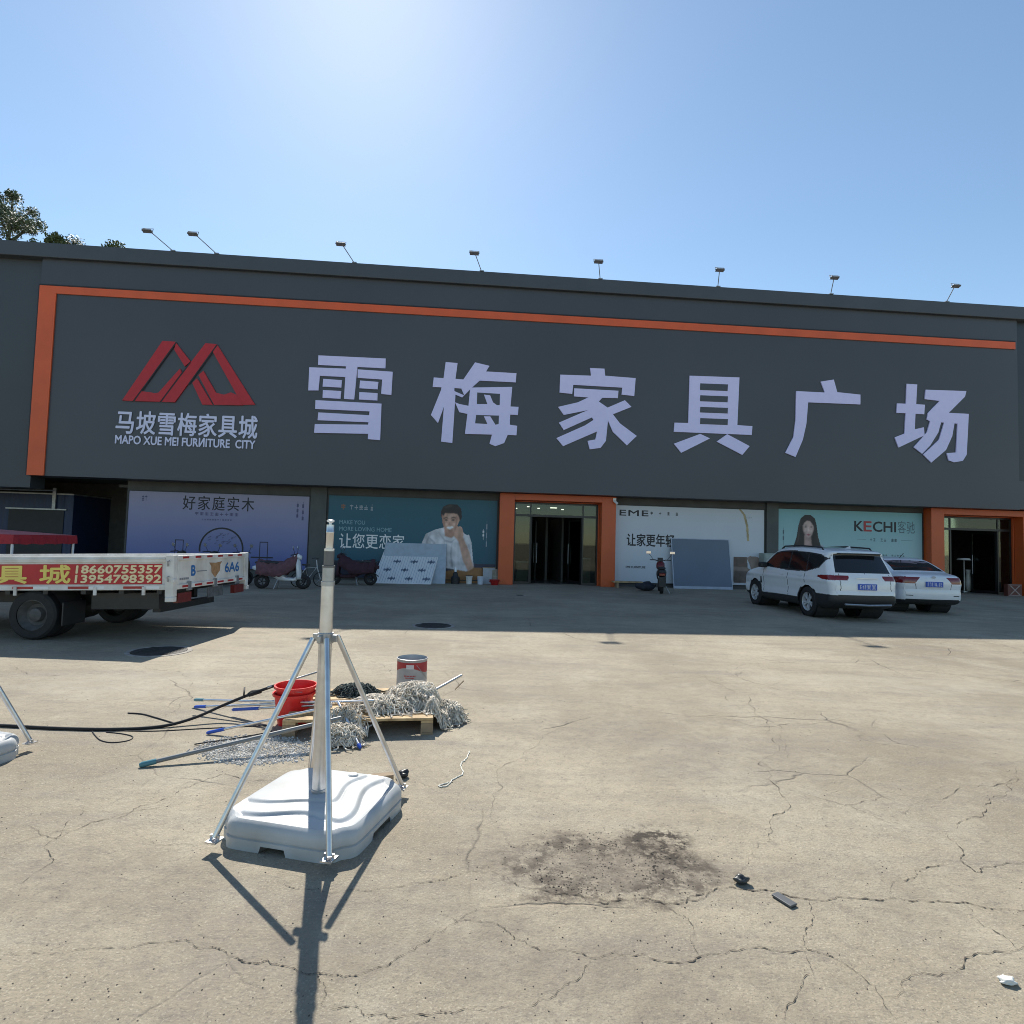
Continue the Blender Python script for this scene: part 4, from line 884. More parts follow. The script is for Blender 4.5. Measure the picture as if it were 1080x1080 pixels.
# ------------------------------------------------------------------ flatbed truck, rear end in view (local x towards its tail, y across, origin under the near tail corner)
def make_truck():
    t = empty('flatbed_truck', (-4.84, 8.5, 0), rad(-.5)); tag(t, 'white flatbed truck with red phone number banner on its side board, tail towards the store', 'truck')
    Wd, Ln = 2.3, 5.2; tilt = Matrix.Translation((0, 0, .78)) @ Matrix.Rotation(rad(-1.8), 4, 'Y')
    def bx(mb, a, b, mi=0): return mb.box(a, b, mi, tilt)
    b = MB(); bx(b, (-Ln, .03, .02), (-.03, Wd-.03, .09)); b.build('bed_floor', M_whited, t)
    for nm, y0, y1, s in (('side_board', 0, .03, -1), ('side_board', Wd-.03, Wd, 1)):
        b = MB(); bx(b, (-Ln, y0, 0), (-.10, y1, .485))
        f0 = y0-.022 if s < 0 else y1; f1 = y0 if s < 0 else y1+.022
        bx(b, (-Ln, f0, .40), (-.10, f1, .485)); bx(b, (-Ln, f0, 0), (-.10, f1, .075)); bx(b, (-Ln, f0-.012*(s < 0), .435), (-.10, f1+.012*(s > 0), .455))
        o = b.build(nm, M_whited, t, bevel=.006)
        if s < 0:
            r = MB(); bx(r, (-Ln+.05, -.010, .085), (-.16, -.001, .375)); r.build('banner', M_redbanner, o)
            q = MB()
            def tx(body, size, x, z, mi, w, bold, sh=0.0):
                vs, fs = text_geo(body, size, bold=bold, width=w, shear=sh); q.cut(); q.add([tilt @ Vector((x+v[0], -.0125-v[2], z+v[1])) for v in vs], fs, mi)
            tx('家', .28, -3.20, .125, 0, .44, .008); tx('具', .28, -2.55, .125, 0, .44, .008); tx('城', .28, -1.92, .125, 0, .44, .008)
            tx('18660755357', .155, -1.40, .245, 1, 1.24, .006, .05); tx('13954798392', .155, -1.41, .110, 1, 1.24, .006, .05)
            q.build('banner_lettering', [M_yellow, M_cream], o)
            h = MB()
            for x in (-3.6, -2.25, -1.1, -.4): h.cut(); bx(h, (x-.02, -.045, -.07), (x+.02, -.024, .05))
            h.build('hook', M_whited, o); k = MB()
            for i in range(5):
                x = -3.9+i*.8; k.cut(); bx(k, (x, -.0255, .02), (x+.30, -.0235, .055), 0); bx(k, (x+.30, -.0255, .02), (x+.52, -.0235, .055), 1)
            k.build('reflective_strip', [M_redpaint, M_pwhite], o)
    b = MB(); bx(b, (-.10, -.03, -.10), (.02, .07, .50)); bx(b, (-.02, -.04, .1), (.035, .04, .16)); bx(b, (-.09, -.045, -.17), (.03, .05, -.10)); b.cut(); bx(b, (-.10, Wd-.07, -.10), (.02, Wd+.03, .50)); bx(b, (-.09, Wd-.05, -.17), (.03, Wd+.045, -.10)); b.build('corner_post', M_whited, t, bevel=.008)
    b = MB(); bx(b, (-.03, .075, 0), (0, Wd-.075, .49)); bx(b, (0, .075, .42), (.022, Wd-.075, .49)); bx(b, (0, .075, 0), (.022, Wd-.075, .07)); bx(b, (0, .075, .07), (.02, .12, .42)); bx(b, (0, Wd-.12, .07), (.02, Wd-.075, .42))
    tg = b.build('tailgate', M_whited, t, bevel=.006)
    k = MB()
    for i in range(6):
        y = .2+i*.34; k.cut(); bx(k, (.0225, y, .445), (.0245, y+.16, .475), 0); bx(k, (.0225, y, .02), (.0245, y+.20, .05), 0)
    k.build('reflective_strip', M_redpaint, tg)
    q = MB()
    def ty(body, size, y, z, mi, w, bold):
        vs, fs = text_geo(body, size, bold=bold, width=w); q.cut(); q.add([tilt @ Vector((.0025+v[2], y+v[0], z+v[1])) for v in vs], fs, mi)
    ty('6A6', .23, 1.50, .18, 0, .50, .006); ty('B', .22, .47, .18, 0, .11, .008)
    q.cut(); q.add([tilt @ Vector((.0025, y, z)) for y, z in ((.98, .36), (1.05, .30), (1.06, .20), (1.18, .11), (1.33, .22), (1.34, .32), (1.40, .37), (1.19, .35))], [tuple(range(8))], 1)
    q.cut()
    for i in range(5): q.add([tilt @ Vector((.0025, y, z)) for y, z in ((.16+i*.05, .13), (.20+i*.05, .13), (.20+i*.05, .16), (.16+i*.05, .16))], [(0, 1, 2, 3)], 2)
    q.add([tilt @ Vector((.0025, y, z)) for y, z in ((.62, .23), (.92, .23), (.92, .245), (.62, .245))], [(0, 1, 2, 3)], 2)
    q.build('tailgate_marking', [mat('blue_paint_mark', (.03, .16, .42), .5, var=.3, scale=20), mat('tan_mark', (.42, .24, .12), .5, var=.3, scale=15), mat('grey_mark', (.25, .26, .28), .5)], tg)
    for y in (.35, Wd/2-.04, Wd-.43):
        b = MB(); bx(b, (.0005, y, -.03), (.030, y+.08, .10)); b.tube([tilt @ Vector((.02, y-.02, -.02)), tilt @ Vector((.02, y+.10, -.02))], .016, 8); b.build('hinge', M_steel, tg)
    for z in (.12, .34):
        b = MB(); b.tube([tilt @ Vector((-.05, -.045, z)), tilt @ Vector((-.05, -.06, z+.07)), tilt @ Vector((-.02, -.06, z+.08))], .010, 6); b.build('latch', M_steel, t)
    b = MB(); bx(b, (-Ln, .0, 0), (-Ln+.04, Wd, .75)); b.build('headboard', M_whited, t)
    b = MB(); bx(b, (-Ln-1.5, .72, -.24), (-.5, .82, 0)); bx(b, (-Ln-1.5, Wd-.82, -.24), (-.5, Wd-.72, 0))
    for x in np.arange(-Ln, -.1, .55): bx(b, (x, .03, -.06), (x+.07, Wd-.03, .018))
    b.build('chassis', M_blackpl, t)
    b = MB(); bx(b, (-1.35, .25, -.30), (-.35, 1.1, -.06)); bx(b, (-.5, .35, -.36), (-.38, 1.9, -.26)); b.build('underride_guard', M_blackpl, t)
    for y in (.12, Wd-.47):
        b = MB(); bx(b, (-.06, y, -.20), (.01, y+.35, -.06)); b.build('tail_light', mat('dusty_red_lens', (.15, .022, .02), .4, var=.3, scale=12), t)
    pl = MB(); bx(pl, (-.02, .98, -.20), (-.005, 1.46, -.03)); pl.build('number_plate', mat('dusty_plate', (.10, .11, .12), .6, var=.4, scale=14), t)
    xw = -2.04; r = .355
    for y, s in ((.14, -1), (.40, -1), (Wd-.14, 1), (Wd-.40, 1)):
        m = Matrix.Translation((xw, y, r)) @ Matrix.Rotation(rad(-90*s), 4, 'X'); w = .22
        o = MB().lathe([(r*.63, -w/2), (r*.9, -w/2), (r*.985, -w*.4), (r, -w*.2), (r, w*.2), (r*.985, w*.4), (r*.9, w/2), (r*.63, w/2)], 36, 0, m, cap=False).build('wheel', M_black, t, smooth=True, autos=35)
        MB().lathe([(r*.635, w*.44), (r*.60, w*.46), (r*.56, w*.3), (r*.44, w*.02), (r*.30, -w*.05), (r*.26, w*.25), (r*.16, w*.32), (.001, w*.33)], 28, 0, m, cap=False).build('rim', mat('dusty_rim', (.11, .108, .105), .65, .2, var=.3, scale=12), o, smooth=True, autos=30)
    MB().tube([(xw, .2, r), (xw, Wd-.2, r)], .07, 8).lathe([(.001, -.2), (.16, -.1), (.17, .1), (.001, .2)], 14, 0, Matrix.Translation((xw, Wd/2, r)) @ Matrix.Rotation(rad(90), 4, 'X')).build('axle', M_blackpl, t)
    for y in (.03, Wd-.47):
        b = MB(); pts = [(xw+(r+.09)*math.cos(a), (r+.02)+(r+.05)*math.sin(a)) for a in np.linspace(-.25, 2.2, 14)]
        vs = []; 
        for (x, z) in pts: vs += [(x, y, z), (x, y+.44, z)]
        b.add(vs, [(2*i, 2*i+1, 2*i+3, 2*i+2) for i in range(len(pts)-1)]); b.box((xw+r+.08, y, .22), (xw+r+.10, y+.44, .55)); b.build('mudguard', M_blackpl, t)
    # cab, mostly outside the picture
    cb = MB(); prof = [(-Ln-.12, .55), (-Ln-.12, 2.05), (-Ln-.35, 2.18), (-Ln-1.35, 2.15), (-Ln-1.75, 1.35), (-Ln-1.85, 1.1), (-Ln-1.85, .5)]
    cb.slab(prof, .15, Wd-.15); cab = cb.build('cab', M_white, t, bevel=.04)
    MB().slab([(-Ln-.45, 1.35), (-Ln-.45, 2.02), (-Ln-1.28, 2.0), (-Ln-1.55, 1.35)], .14, .149).slab([(-Ln-.45, 1.35), (-Ln-.45, 2.02), (-Ln-1.28, 2.0), (-Ln-1.55, 1.35)], Wd-.149, Wd-.14).build('side_window', M_carglass, cab)
    for y, s in ((.28, -1), (Wd-.28, 1)):
        m = Matrix.Translation((-Ln-1.0, y, r)) @ Matrix.Rotation(rad(-90*s), 4, 'X'); MB().lathe([(r*.5, -.1), (r, -.08), (r, .08), (r*.5, .1), (.01, .05)], 30, 0, m, cap=False).build('wheel', M_black, t, smooth=True, autos=35)
    return t
make_truck()

# ------------------------------------------------------------------ water filled flag pole bases
def make_base():
    t = empty('flagpole_base', (0, 0, 0)); hx, hy = .392, .385
    def sgn(v): return -1 if v < 0 else 1
    n2 = 256; O2 = []
    for i in range(n2):                       # rounded oblong with a bite at each corner where a leg plate sits
        a = 2*math.pi*i/n2; e = 2/8.0; x = sgn(math.cos(a))*abs(math.cos(a))**e; y = sgn(math.sin(a))*abs(math.sin(a))**e
        c = math.exp(-(((abs(x)-1)**2+(abs(y)-1)**2)/.030)); O2.append((x*hx*(1-.13*c), y*hy*(1-.11*c)))
    Q = np.array(O2+[O2[0]]); sl_ = np.r_[0, np.cumsum(np.hypot(*np.diff(Q, axis=0).T))]; uu_ = np.linspace(0, sl_[-1], n2+1)[:-1]
    O2 = [(float(np.interp(q, sl_, Q[:, 0])), float(np.interp(q, sl_, Q[:, 1]))) for q in uu_]
    V = []; NR = 60
    def crease(x, y):                        # two moulded steps that run along the front and turn up the right side
        q = math.log(math.exp(9*(x/hx+.10*math.sin(y*9)))+math.exp(9*(-y/hy+.10*math.sin(x*10+.8))))/9
        g = 0.0
        for lv, am in ((.66, .013), (.36, .009)):
            g -= am/(1+math.exp(-(q-lv)/.012)); d = (q-lv)/.028; g -= .010*math.exp(-d*d)
        return g
    for (f, z) in [(1.0, .0), (1.0, .045), (1.0, .060), (.975, .066), (.975, .071), (1.0, .078), (1.0, .098), (.996, .112), (.986, .126), (.970, .139), (.948, .150), (.92, .158)]:
        for (x, y) in O2:
            V.append((x*f, y*f, .038 if z == 0 and ((abs(x+.02) < .07 and y < 0) or (abs(y) < .10 and x > 0) or (abs(x) < .07 and y > 0) or (abs(y) < .1 and x < 0)) else z))
    for k in range(1, NR):
        f = .92*(1-k/NR); z = .158+.026*(1-(f/.92)**2.4); w = min(1, k/5)
        for (x, y) in O2: V.append((x*f, y*f, z+w*crease(x*f, y*f)))
    R = 12+NR-1
    Fc = [(r_*n2+i, r_*n2+(i+1) % n2, (r_+1)*n2+(i+1) % n2, (r_+1)*n2+i) for r_ in range(R-1) for i in range(n2)]
    V.append((0, 0, .185)); Fc += [((R-1)*n2+i, (R-1)*n2+(i+1) % n2, len(V)-1) for i in range(n2)]
    Fc.append(tuple(range(n2))[::-1])
    V = [(x, y, z*.90) for x, y, z in V]
    MB().add(V, Fc).build('water_tank', M_plastic, t, smooth=True, autos=40)
    MB().lathe([(.001, .18), (.026, .18), (.030, .190), (.024, .196), (.001, .196)], 20, 0, Matrix.Translation((.06, .29, -.034))).build('filler_cap', M_plastic, t, smooth=True, autos=30)
    # mast: telescoping tubes
    ms = MB().lathe([(.037, .135), (.037, 1.335)], 24).build('mast', M_alu, t, smooth=True, autos=40)
    MB().lathe([(.039, 1.32), (.039, 1.345), (.034, 1.347), (.034, 1.43)], 24).build('mast_sleeve', M_alud, ms, smooth=True, autos=40)
    MB().lathe([(.036, 1.425), (.036, 1.437), (.029, 1.439), (.029, 1.525)], 24).build('mast_joint', mat('grey_steel_dark', (.16, .16, .16), .5, .6), ms, smooth=True, autos=40)
    MB().lathe([(.030, 1.520), (.030, 1.532), (.022, 1.534), (.022, 1.622), (.0235, 1.624), (.0235, 1.632), (.022, 1.634), (.022, 1.672)], 20).build('mast_tip', M_alu, ms, smooth=True, autos=40)
    MB().lathe([(.008, 1.67), (.008, 1.685), (.021, 1.688), (.022, 1.698), (.010, 1.703)], 16).build('mast_cap', M_white, ms, smooth=True, autos=40)
    MB().lathe([(.046, .995), (.046, 1.055)], 24).box((-.075, -.012, 1.005), (.075, .012, 1.045)).box((-.012, -.075, 1.005), (.012, .075, 1.045)).build('collar', M_alud, t, bevel=.003)
    MB().lathe([(.041, .145), (.041, .182), (.037, .184)], 24).build('socket', M_alud, t, smooth=True, autos=40)
    for sx, sy in ((-1, -1), (1, -1), (1, 1), (-1, 1)):
        top_ = Vector((sx*.042, sy*.058, 1.03)); ft = Vector((sx*.320, sy*.430, .070))
        lg_ = MB().tube([top_, ft], .0155, 10).build('leg', M_alu, t, smooth=True, autos=40)
        MB().box((ft.x-.030, ft.y-.034, .052), (ft.x+.030, ft.y+.034, .060)).tube([(ft.x-.02, ft.y, .060), (ft.x-.02, ft.y, .082)], .008, 6).tube([(ft.x+.02, ft.y, .060), (ft.x+.02, ft.y, .082)], .008, 6).build('foot_plate', M_alu, lg_)
    return t
base = make_base(); base.location = (-1.047, 3.40, 0); base.rotation_euler = (0, 0, rad(-13)); tag(base, 'pale grey flag pole base with bare aluminium mast and bracing legs, nearest the camera', 'flagpole stand', 'water filled flag pole bases')
b2 = copy_tree(base); q = gr(29, 792); b2.location = (q.x-.40, q.y-.34, 0); tag(b2, 'flag pole base cut off by the left edge of the picture', 'flagpole stand', 'water filled flag pole bases')

# ------------------------------------------------------------------ pallet with mops, buckets, can
pz = .135
fl, frr = gr(297, 778), gr(455, 775); yaw = math.atan2((frr-fl).y, (frr-fl).x)
pal = empty('wooden_pallet', (fl.x, fl.y, 0), yaw); tag(pal, 'low wooden pallet carrying a pile of mops', 'pallet')
PW, PD = 1.19, 1.0
for k in range(7):
    y = k*(PD-.10)/6
    MB().box((0, y, .115), (PW, y+.10, .137)).build('deck_board', M_wood, pal, bevel=.003)
for x in (0, PW/2-.05, PW-.10):
    MB().box((x, 0, .095), (x+.10, PD, .1145)).build('stringer_board', M_wood, pal, bevel=.003)
    for y in (.0, PD/2-.05, PD-.10): MB().box((x, y, .018), (x+.10, y+.10, .0945)).build('block', M_wood2, pal, bevel=.003)
    MB().box((x, 0, 0), (x+.10, PD, .0175)).build('bottom_board', M_wood2, pal, bevel=.003)
def P2W(x, y, z=0.0): return Vector((fl.x+x*math.cos(yaw)-y*math.sin(yaw), fl.y+x*math.sin(yaw)+y*math.cos(yaw), z))
def deck_h(p):     # height of what carries a strand at p
    d = p-Vector((fl.x, fl.y, 0)); x = d.x*math.cos(yaw)+d.y*math.sin(yaw); y = -d.x*math.sin(yaw)+d.y*math.cos(yaw)
    ex = min(x+.01, PW+.01-x); ey = min(y+.01, PD+.01-y); e = min(ex, ey)
    return .140 if e > 0 else max(.012, .140+e*2.2)
def mop_head(name, c, rx, ry, h, n, seed, parent, m, curl=1.0, fat=.0065):
    rs = random.Random(seed); b = MB(); VV = []; nr, na = 9, 28
    for i in range(nr):                      # the matted core under the loose strands
        for j in range(na):
            f = i/(nr-1); a = 6.2832*j/na; k = 1+.12*math.sin(5*a+seed)+.06*math.sin(11*a+i); q = Vector((c.x+rx*.9*f*k*math.cos(a), c.y+ry*.9*f*k*math.sin(a), 0))
            q.z = deck_h(q)+h*.72*math.sqrt(max(0, 1-f*f))*(1+.10*math.sin(7*a+3*i)); VV.append(q)
    b.add(VV, [(i*na+j, i*na+(j+1) % na, (i+1)*na+(j+1) % na, (i+1)*na+j) for i in range(nr-1) for j in range(na)])
    n = int(n*2.0); fat *= .72
    for i in range(n):
        a = rs.uniform(0, 6.283); L = rs.uniform(.55, 1.1); p0 = Vector((c.x+rs.gauss(0, .22)*rx, c.y+rs.gauss(0, .22)*ry, 0)); pts = []
        a2 = a; hh = h*rs.uniform(.35, 1.0); p = p0.copy(); K = 14
        for k in range(K):
            f = k/(K-1); rr = f*L; a2 += rs.uniform(-1.3, 1.3)*curl
            q = Vector((p0.x+math.cos(a)*rx*rr, p0.y+math.sin(a)*ry*rr, 0))+Vector((math.cos(a2), math.sin(a2), 0))*.034*curl
            e = ((q.x-c.x)/rx)**2+((q.y-c.y)/ry)**2
            q.z = deck_h(q)+hh*math.sqrt(max(0, 1-min(1, e*.8)))+fat+.014*math.sin(f*16+i*1.3)*(e < .8)
            pts.append(q)
        b.tube(pts, [fat]*K, 5, 0)
    return b.build(name, m, parent, smooth=True)
def mop(label, a, bnd, za, zb, r=.011, end=None, mid_=None, head=None, shaft=M_alu, endlen=.12):
    p, q = gr(*a, za), gr(*bnd, zb); t = empty('mop', (0, 0, 0)); tag(t, label, 'mop', 'mops heaped on the pallet')
    d = (q-p).normalized()
    MB().tube([p+d*(endlen if end else 0), q], r, 10).build('handle', shaft, t, smooth=True, autos=40)
    if end: MB().tube([p, p+d*.015, p+d*(endlen)], [r*.8, r*1.25, r*1.25], 10).build('grip', end, t, smooth=True, autos=40)
    if head: mop_head('mop_head', head[0], head[1], head[2], head[3], head[4], head[5], t, head[6])
    return t
mop('mop with dull teal tip on the uppermost of the pale poles', (205, 738), (345, 741), .06, .24, end=M_teal, head=(gr(440, 734, .2), .29, .22, .17, 260, 1, M_mop))
mop('mop with a bright silver pole and short blue tip, second from the top', (205, 745.5), (395, 739), .06, .25, end=M_bluepl, head=(gr(468, 738, .18), .15, .16, .15, 150, 2, M_mop))
mop('mop whose blue sleeve pokes out between the silver poles beside the red buckets', (245, 748.5), (350, 743), .05, .22, end=M_bluepl, endlen=.3, head=(gr(402, 742, .18), .28, .18, .10, 200, 3, M_mop))
mop('mop with a blue tipped pole slanting from the ground up to the red buckets', (218, 773), (350, 745), .012, .24, end=M_bluepl, endlen=.14, head=(gr(362, 760, .16), .17, .16, .12, 140, 4, M_mop))
mop('mop with a thick grey pole reaching furthest left over the pale gravel', (147, 807), (360, 757), .016, .20, r=.015, end=M_teal, endlen=.1, shaft=mat('grey_pole', (.20, .21, .215), .45, .3, var=.15), head=(gr(375, 729, .16), .20, .13, .08, 120, 5, M_mopg))
mop('mop with a short silver pole hanging off the front of the pallet, blue end down', (380, 789), (357, 741), .012, .24, r=.012, end=M_bluepl, endlen=.04, head=(gr(462, 753, .10), .11, .12, .11, 110, 6, M_mop))
mop('mop with a grey pole lying diagonally over the white heads, blue tip at front', (362, 781), (487, 712), .012, .33, r=.011, end=M_bluepl, endlen=.22, shaft=M_alud, head=(gr(478, 748, .10), .10, .13, .14, 110, 7, M_mop))
t = tag(MB().tube([gr(205, 785, .01), gr(245, 779, .01), gr(292, 771, .02)], .005, 6).build('metal_rod', M_blackpl, None, smooth=True), 'thin dark rod lying on the ground above the thick grey pole', 'rod')
tag(MB().tube([gr(480, 727, .15), gr(489, 718, .22)], .006, 6).build('broken_stick', M_wood2, None), 'short dark stick poking up at the right end of the pallet', 'stick')

def bucket(name, loc, r0, r1, h, m, label, cat, group=None, tilt=(0, 0)):
    t = empty(name, loc, random.uniform(0, 3), tilt[0], tilt[1]); tag(t, label, cat, group)
    MB().lathe([(r0, 0), (r1, h), (r1+.012, h), (r1+.012, h-.02), (r1+.004, h-.022), (r1-.006, h-.004), (r0-.005, .012), (.001, .012)], 36, 0).build('shell', m, t, smooth=True, autos=35)
    MB().tube([((r1+.01)*math.cos(a), (r1+.01)*math.sin(a)*.9, h-.03+.02*math.sin(a)) for a in np.linspace(.05, math.pi-.05, 18)], .003, 5).build('handle', M_steel, t)
    return t
bz = Vector((-1.83, 5.14, 0))
bucket('bucket', bz, .125, .165, .265, M_bucket, 'red plastic bucket holding another, lower of the nested pair left of the pallet', 'bucket', 'nested red buckets')
bucket('bucket', bz+Vector((.006, .012, .058)), .120, .165, .265, M_bucket, 'red plastic bucket nested inside the other, the upper rim', 'bucket', 'nested red buckets')
cn = Vector((-1.04, 6.48, 0)); t = empty('paint_can', cn, rad(-70)); tag(t, 'big open grey metal paint can with red band standing behind the pallet', 'paint can')
MB().lathe([(.162, 0), (.166, .008), (.162, .014), (.160, .30), (.166, .305), (.166, .318), (.160, .32), (.155, .30), (.150, .02), (.001, .02)], 40).build('can', mat('grey_tin', (.42, .42, .43), .45, .4, var=.25, scale=6), t, smooth=True, autos=30)
b = MB(); n = 40; vs = []
for i in range(n+1):
    a = 2*math.pi*i/n; lo = .205+.03*math.cos(a*2+1); vs += [(.1615*math.cos(a), .1615*math.sin(a), lo), (.1615*math.cos(a), .1615*math.sin(a), .288)]
b.add(vs, [(2*i, 2*i+2, 2*i+3, 2*i+1) for i in range(n)]); b.build('label_band', mat('can_red', (.40, .03, .035), .5, var=.2, scale=10), t, smooth=True)
b = MB()
for j, (zc, w_, hh) in enumerate(((.245, .5, .022), (.15, .8, .006), (.13, .6, .005))):
    for i in range(8):
        a = -math.pi*.1-w_/2+w_*i/8; a2 = a+w_/8*.65; b.add([(.1632*math.cos(a), .1632*math.sin(a), zc-hh), (.1632*math.cos(a2), .1632*math.sin(a2), zc-hh), (.1632*math.cos(a2), .1632*math.sin(a2), zc+hh), (.1632*math.cos(a), .1632*math.sin(a), zc+hh)], [(0, 1, 2, 3)], 0 if j == 0 else 1)
b.build('label_print', [M_pwhite, M_redbanner], t)
MB().tube([(.164*math.cos(a), .164*math.sin(a), .285-.20*math.sin(a)) for a in np.linspace(.1, math.pi-.1, 16)], .003, 5).build('wire_handle', M_steel, t)

# hose, wires, string and litter
def curve_tube(name, pts, r, m, label, cat, jag=0.0, group=None):
    P = []
    ctl = [gr(p[0], p[1], p[2] if len(p) > 2 else r) for p in pts]
    for i in range(len(ctl)-1):
        p0, p1, p2, p3 = ctl[max(i-1, 0)], ctl[i], ctl[i+1], ctl[min(i+2, len(ctl)-1)]
        for k in range(8):
            s = k/8; P.append(.5*((2*p1)+(p2-p0)*s+(2*p0-5*p1+4*p2-p3)*s*s+(3*p1-p0-3*p2+p3)*s**3)+Vector((random.uniform(-jag, jag), random.uniform(-jag, jag), 0)))
    P.append(ctl[-1])
    return tag(MB().tube(P, r, 8).build(name, m, None, smooth=True), label, cat, group)
curve_tube('hose', [(-60, 763), (0, 765), (60, 768), (120, 769), (170, 766), (205, 757, .05), (235, 744, .12), (262, 733, .20), (290, 723, .29)], .013, M_black, 'thick black hose running from the left edge to the red buckets', 'hose')
tag(MB().tube([gr(262, 733, .20), gr(266, 731, .21), gr(275, 729, .235)], [.018, .026, .018], 10).tube([gr(257, 735, .19), gr(258, 725, .25)], .007, 6).build('hose_fitting', M_black, None, smooth=True), 'black clamp with a small upright lever on the hose beside the buckets', 'fitting')
tag(MB().tube([gr(282, 725, .28), gr(337, 708, .34)], .009, 8).build('bucket_stick', M_steel, None, smooth=True), 'grey stick standing slantwise in the red buckets', 'stick')
curve_tube('wire', [(135, 752), (150, 753), (165, 757), (185, 763)], .006, M_black, 'short bent black wire above the hose', 'wire')
curve_tube('wire', [(97, 771), (105, 780), (118, 783), (135, 781), (140, 777), (130, 774), (112, 772)], .004, M_black, 'thin looped black wire under the hose', 'wire')
curve_tube('wire', [(110, 770), (160, 771), (220, 768), (285, 765)], .004, M_black, 'long thin wire lying just below the hose', 'wire')
curve_tube('string', [(495, 792), (492, 800), (486, 806), (488, 816), (478, 822), (470, 829), (463, 829), (474, 825)], .004, mat('white_string', (.7, .68, .6), .9), 'tangled white string on the concrete right of the stand', 'string', .006)
p = gr(405, 822); t = MB().box((-.09, -.03, 0), (.06, .03, .035)).build('wood_scrap', M_wood2, None, loc=p, rot=(0, 0, .3), bevel=.004); tag(t, 'small scrap of wood behind the flag pole base', 'wood scrap')
def lump(name, px, py, sx, sy, sz, m, label, cat, seed):
    rs = random.Random(seed); b = bmesh.new(); bmesh.ops.create_icosphere(b, subdivisions=3, radius=1)
    for v in b.verts:
        k = 1+.20*math.sin(v.co.x*3+seed)*math.cos(v.co.y*4+v.co.z*3)+rs.uniform(-.07, .07); v.co = Vector((v.co.x*sx*k, v.co.y*sy*k, max(-.0, (v.co.z*.5+.5))*sz*k))
    me = bpy.data.meshes.new(name); b.to_mesh(me); b.free(); me.materials.append(m); o = bpy.data.objects.new(name, me); COL.objects.link(o); o.location = gr(px, py)
    for pl in me.polygons: pl.use_smooth = True
    return tag(o, label, cat)
lump('cloth_scrap', 424, 820, .045, .035, .05, M_blackpl, 'black scrap lying at the right rear corner of the flag pole base', 'scrap', 3)
lump('plastic_bag', 782, 932, .034, .026, .038, mat('dark_bag', (.035, .04, .042), .4, var=.3), 'crumpled black plastic scrap standing on the crack', 'plastic scrap', 5)
lump('paper_lump', 1062, 1037, .032, .022, .022, mat('white_scrap', (.7, .69, .64), .8), 'crumpled white scrap near the bottom right corner', 'paper scrap', 8)
tag(MB().box((-.05, -.022, 0), (.05, .022, .010)).build('plastic_strip', mat('grey_strip', (.10, .105, .11), .5), None, loc=gr(827, 950, .004), rot=(0, 0, rad(-62)), bevel=.002), 'flat dark grey plastic strip on the concrete below the black scrap', 'plastic strip')

# loose stuff
def scatter(name, pts, m, rs, lo, hi, label, cat):
    b = MB()
    for p in pts:
        s = rs.uniform(lo, hi); k = 5
        a0 = rs.uniform(0, 6.3); ring = [p+Vector((math.cos(a0+2*math.pi*i/k)*s*rs.uniform(.6, 1.3), math.sin(a0+2*math.pi*i/k)*s*rs.uniform(.6, 1.1), 0)) for i in range(k)]
        up_ = [p+(q-p)*rs.uniform(.4, .75)+Vector((0, 0, s*rs.uniform(.5, 1.0))) for q in ring]
        b.add(ring+up_, [(i, (i+1) % k, (i+1) % k+k, i+k) for i in range(k)]+[tuple(range(k, 2*k))])
    return tag(b.build(name, m), label, cat, None, 'stuff')
rs = random.Random(4); pts = []
for i in range(2600):
    a = rs.uniform(0, 6.283); r = math.sqrt(rs.random()); p = gr(268+62*r*math.cos(a), 791+15*r*math.sin(a)); p += Vector((rs.gauss(0, .02), rs.gauss(0, .02), 0)); p.z = 0; pts.append(p)
scatter('gravel', pts, M_gravel, rs, .004, .012, 'spilled pale gravel patch beside the pallet', 'gravel')
pts = []
for i in range(520):
    a = rs.uniform(0, 6.283); k = rs.uniform(.55, 1.0) if rs.random() < .75 else rs.random(); q = gr(640+88*k*math.cos(a), 912+36*k*math.sin(a)); 
    if math.sin(a*3+1)+rs.gauss(0, .6) > -.2: pts.append(q+Vector((rs.gauss(0, .02), rs.gauss(0, .02), 0)))
scatter('dirt_crumbs', pts, mat('brown_crumb', (.11, .088, .068), .95, var=.4), rs, .0015, .0055, 'crumbled dark dirt around the stain on the concrete', 'dirt')
pts = []
for i in range(1500):
    y = 2.0+rs.random()**1.5*9; p = Vector((rs.uniform(-1, 1)*y*.9, y, 0)); pts.append(p)
for i in range(420):
    q = gr(650, 915); pts.append(Vector((q.x+rs.gauss(0, .3), q.y+rs.gauss(0, .2), 0)))
scatter('grit', pts, mat('dark_grit', (.12, .10, .085), .9, var=.5), rs, .0012, .0042, 'scattered dark grit on the concrete', 'grit')

def manhole(px, py, r, label):
    t = empty('manhole_cover', gr(px, py)); tag(t, label, 'manhole cover', 'manhole covers in the yard')
    MB().lathe([(r+.06, 0), (r+.06, .006), (r, .006), (r, 0)], 36, 0, None, False).build('rim', M_stone, t)
    b = MB().lathe([(r-.006, 0), (r-.006, .008), (.001, .008)], 36, 0, None, False)
    for k in range(-3, 4): b.box((-r*.7, k*r*.22-.012, .008), (r*.7, k*r*.22+.012, .013))
    b.build('lid', M_iron, t)
manhole(457, 660, .34, 'iron manhole cover in the shade left of the middle door')
manhole(168, 687, .34, 'iron manhole cover half in the shadow of the truck')
manhole(548, 628, .13, 'small drain cover in front of the middle door')

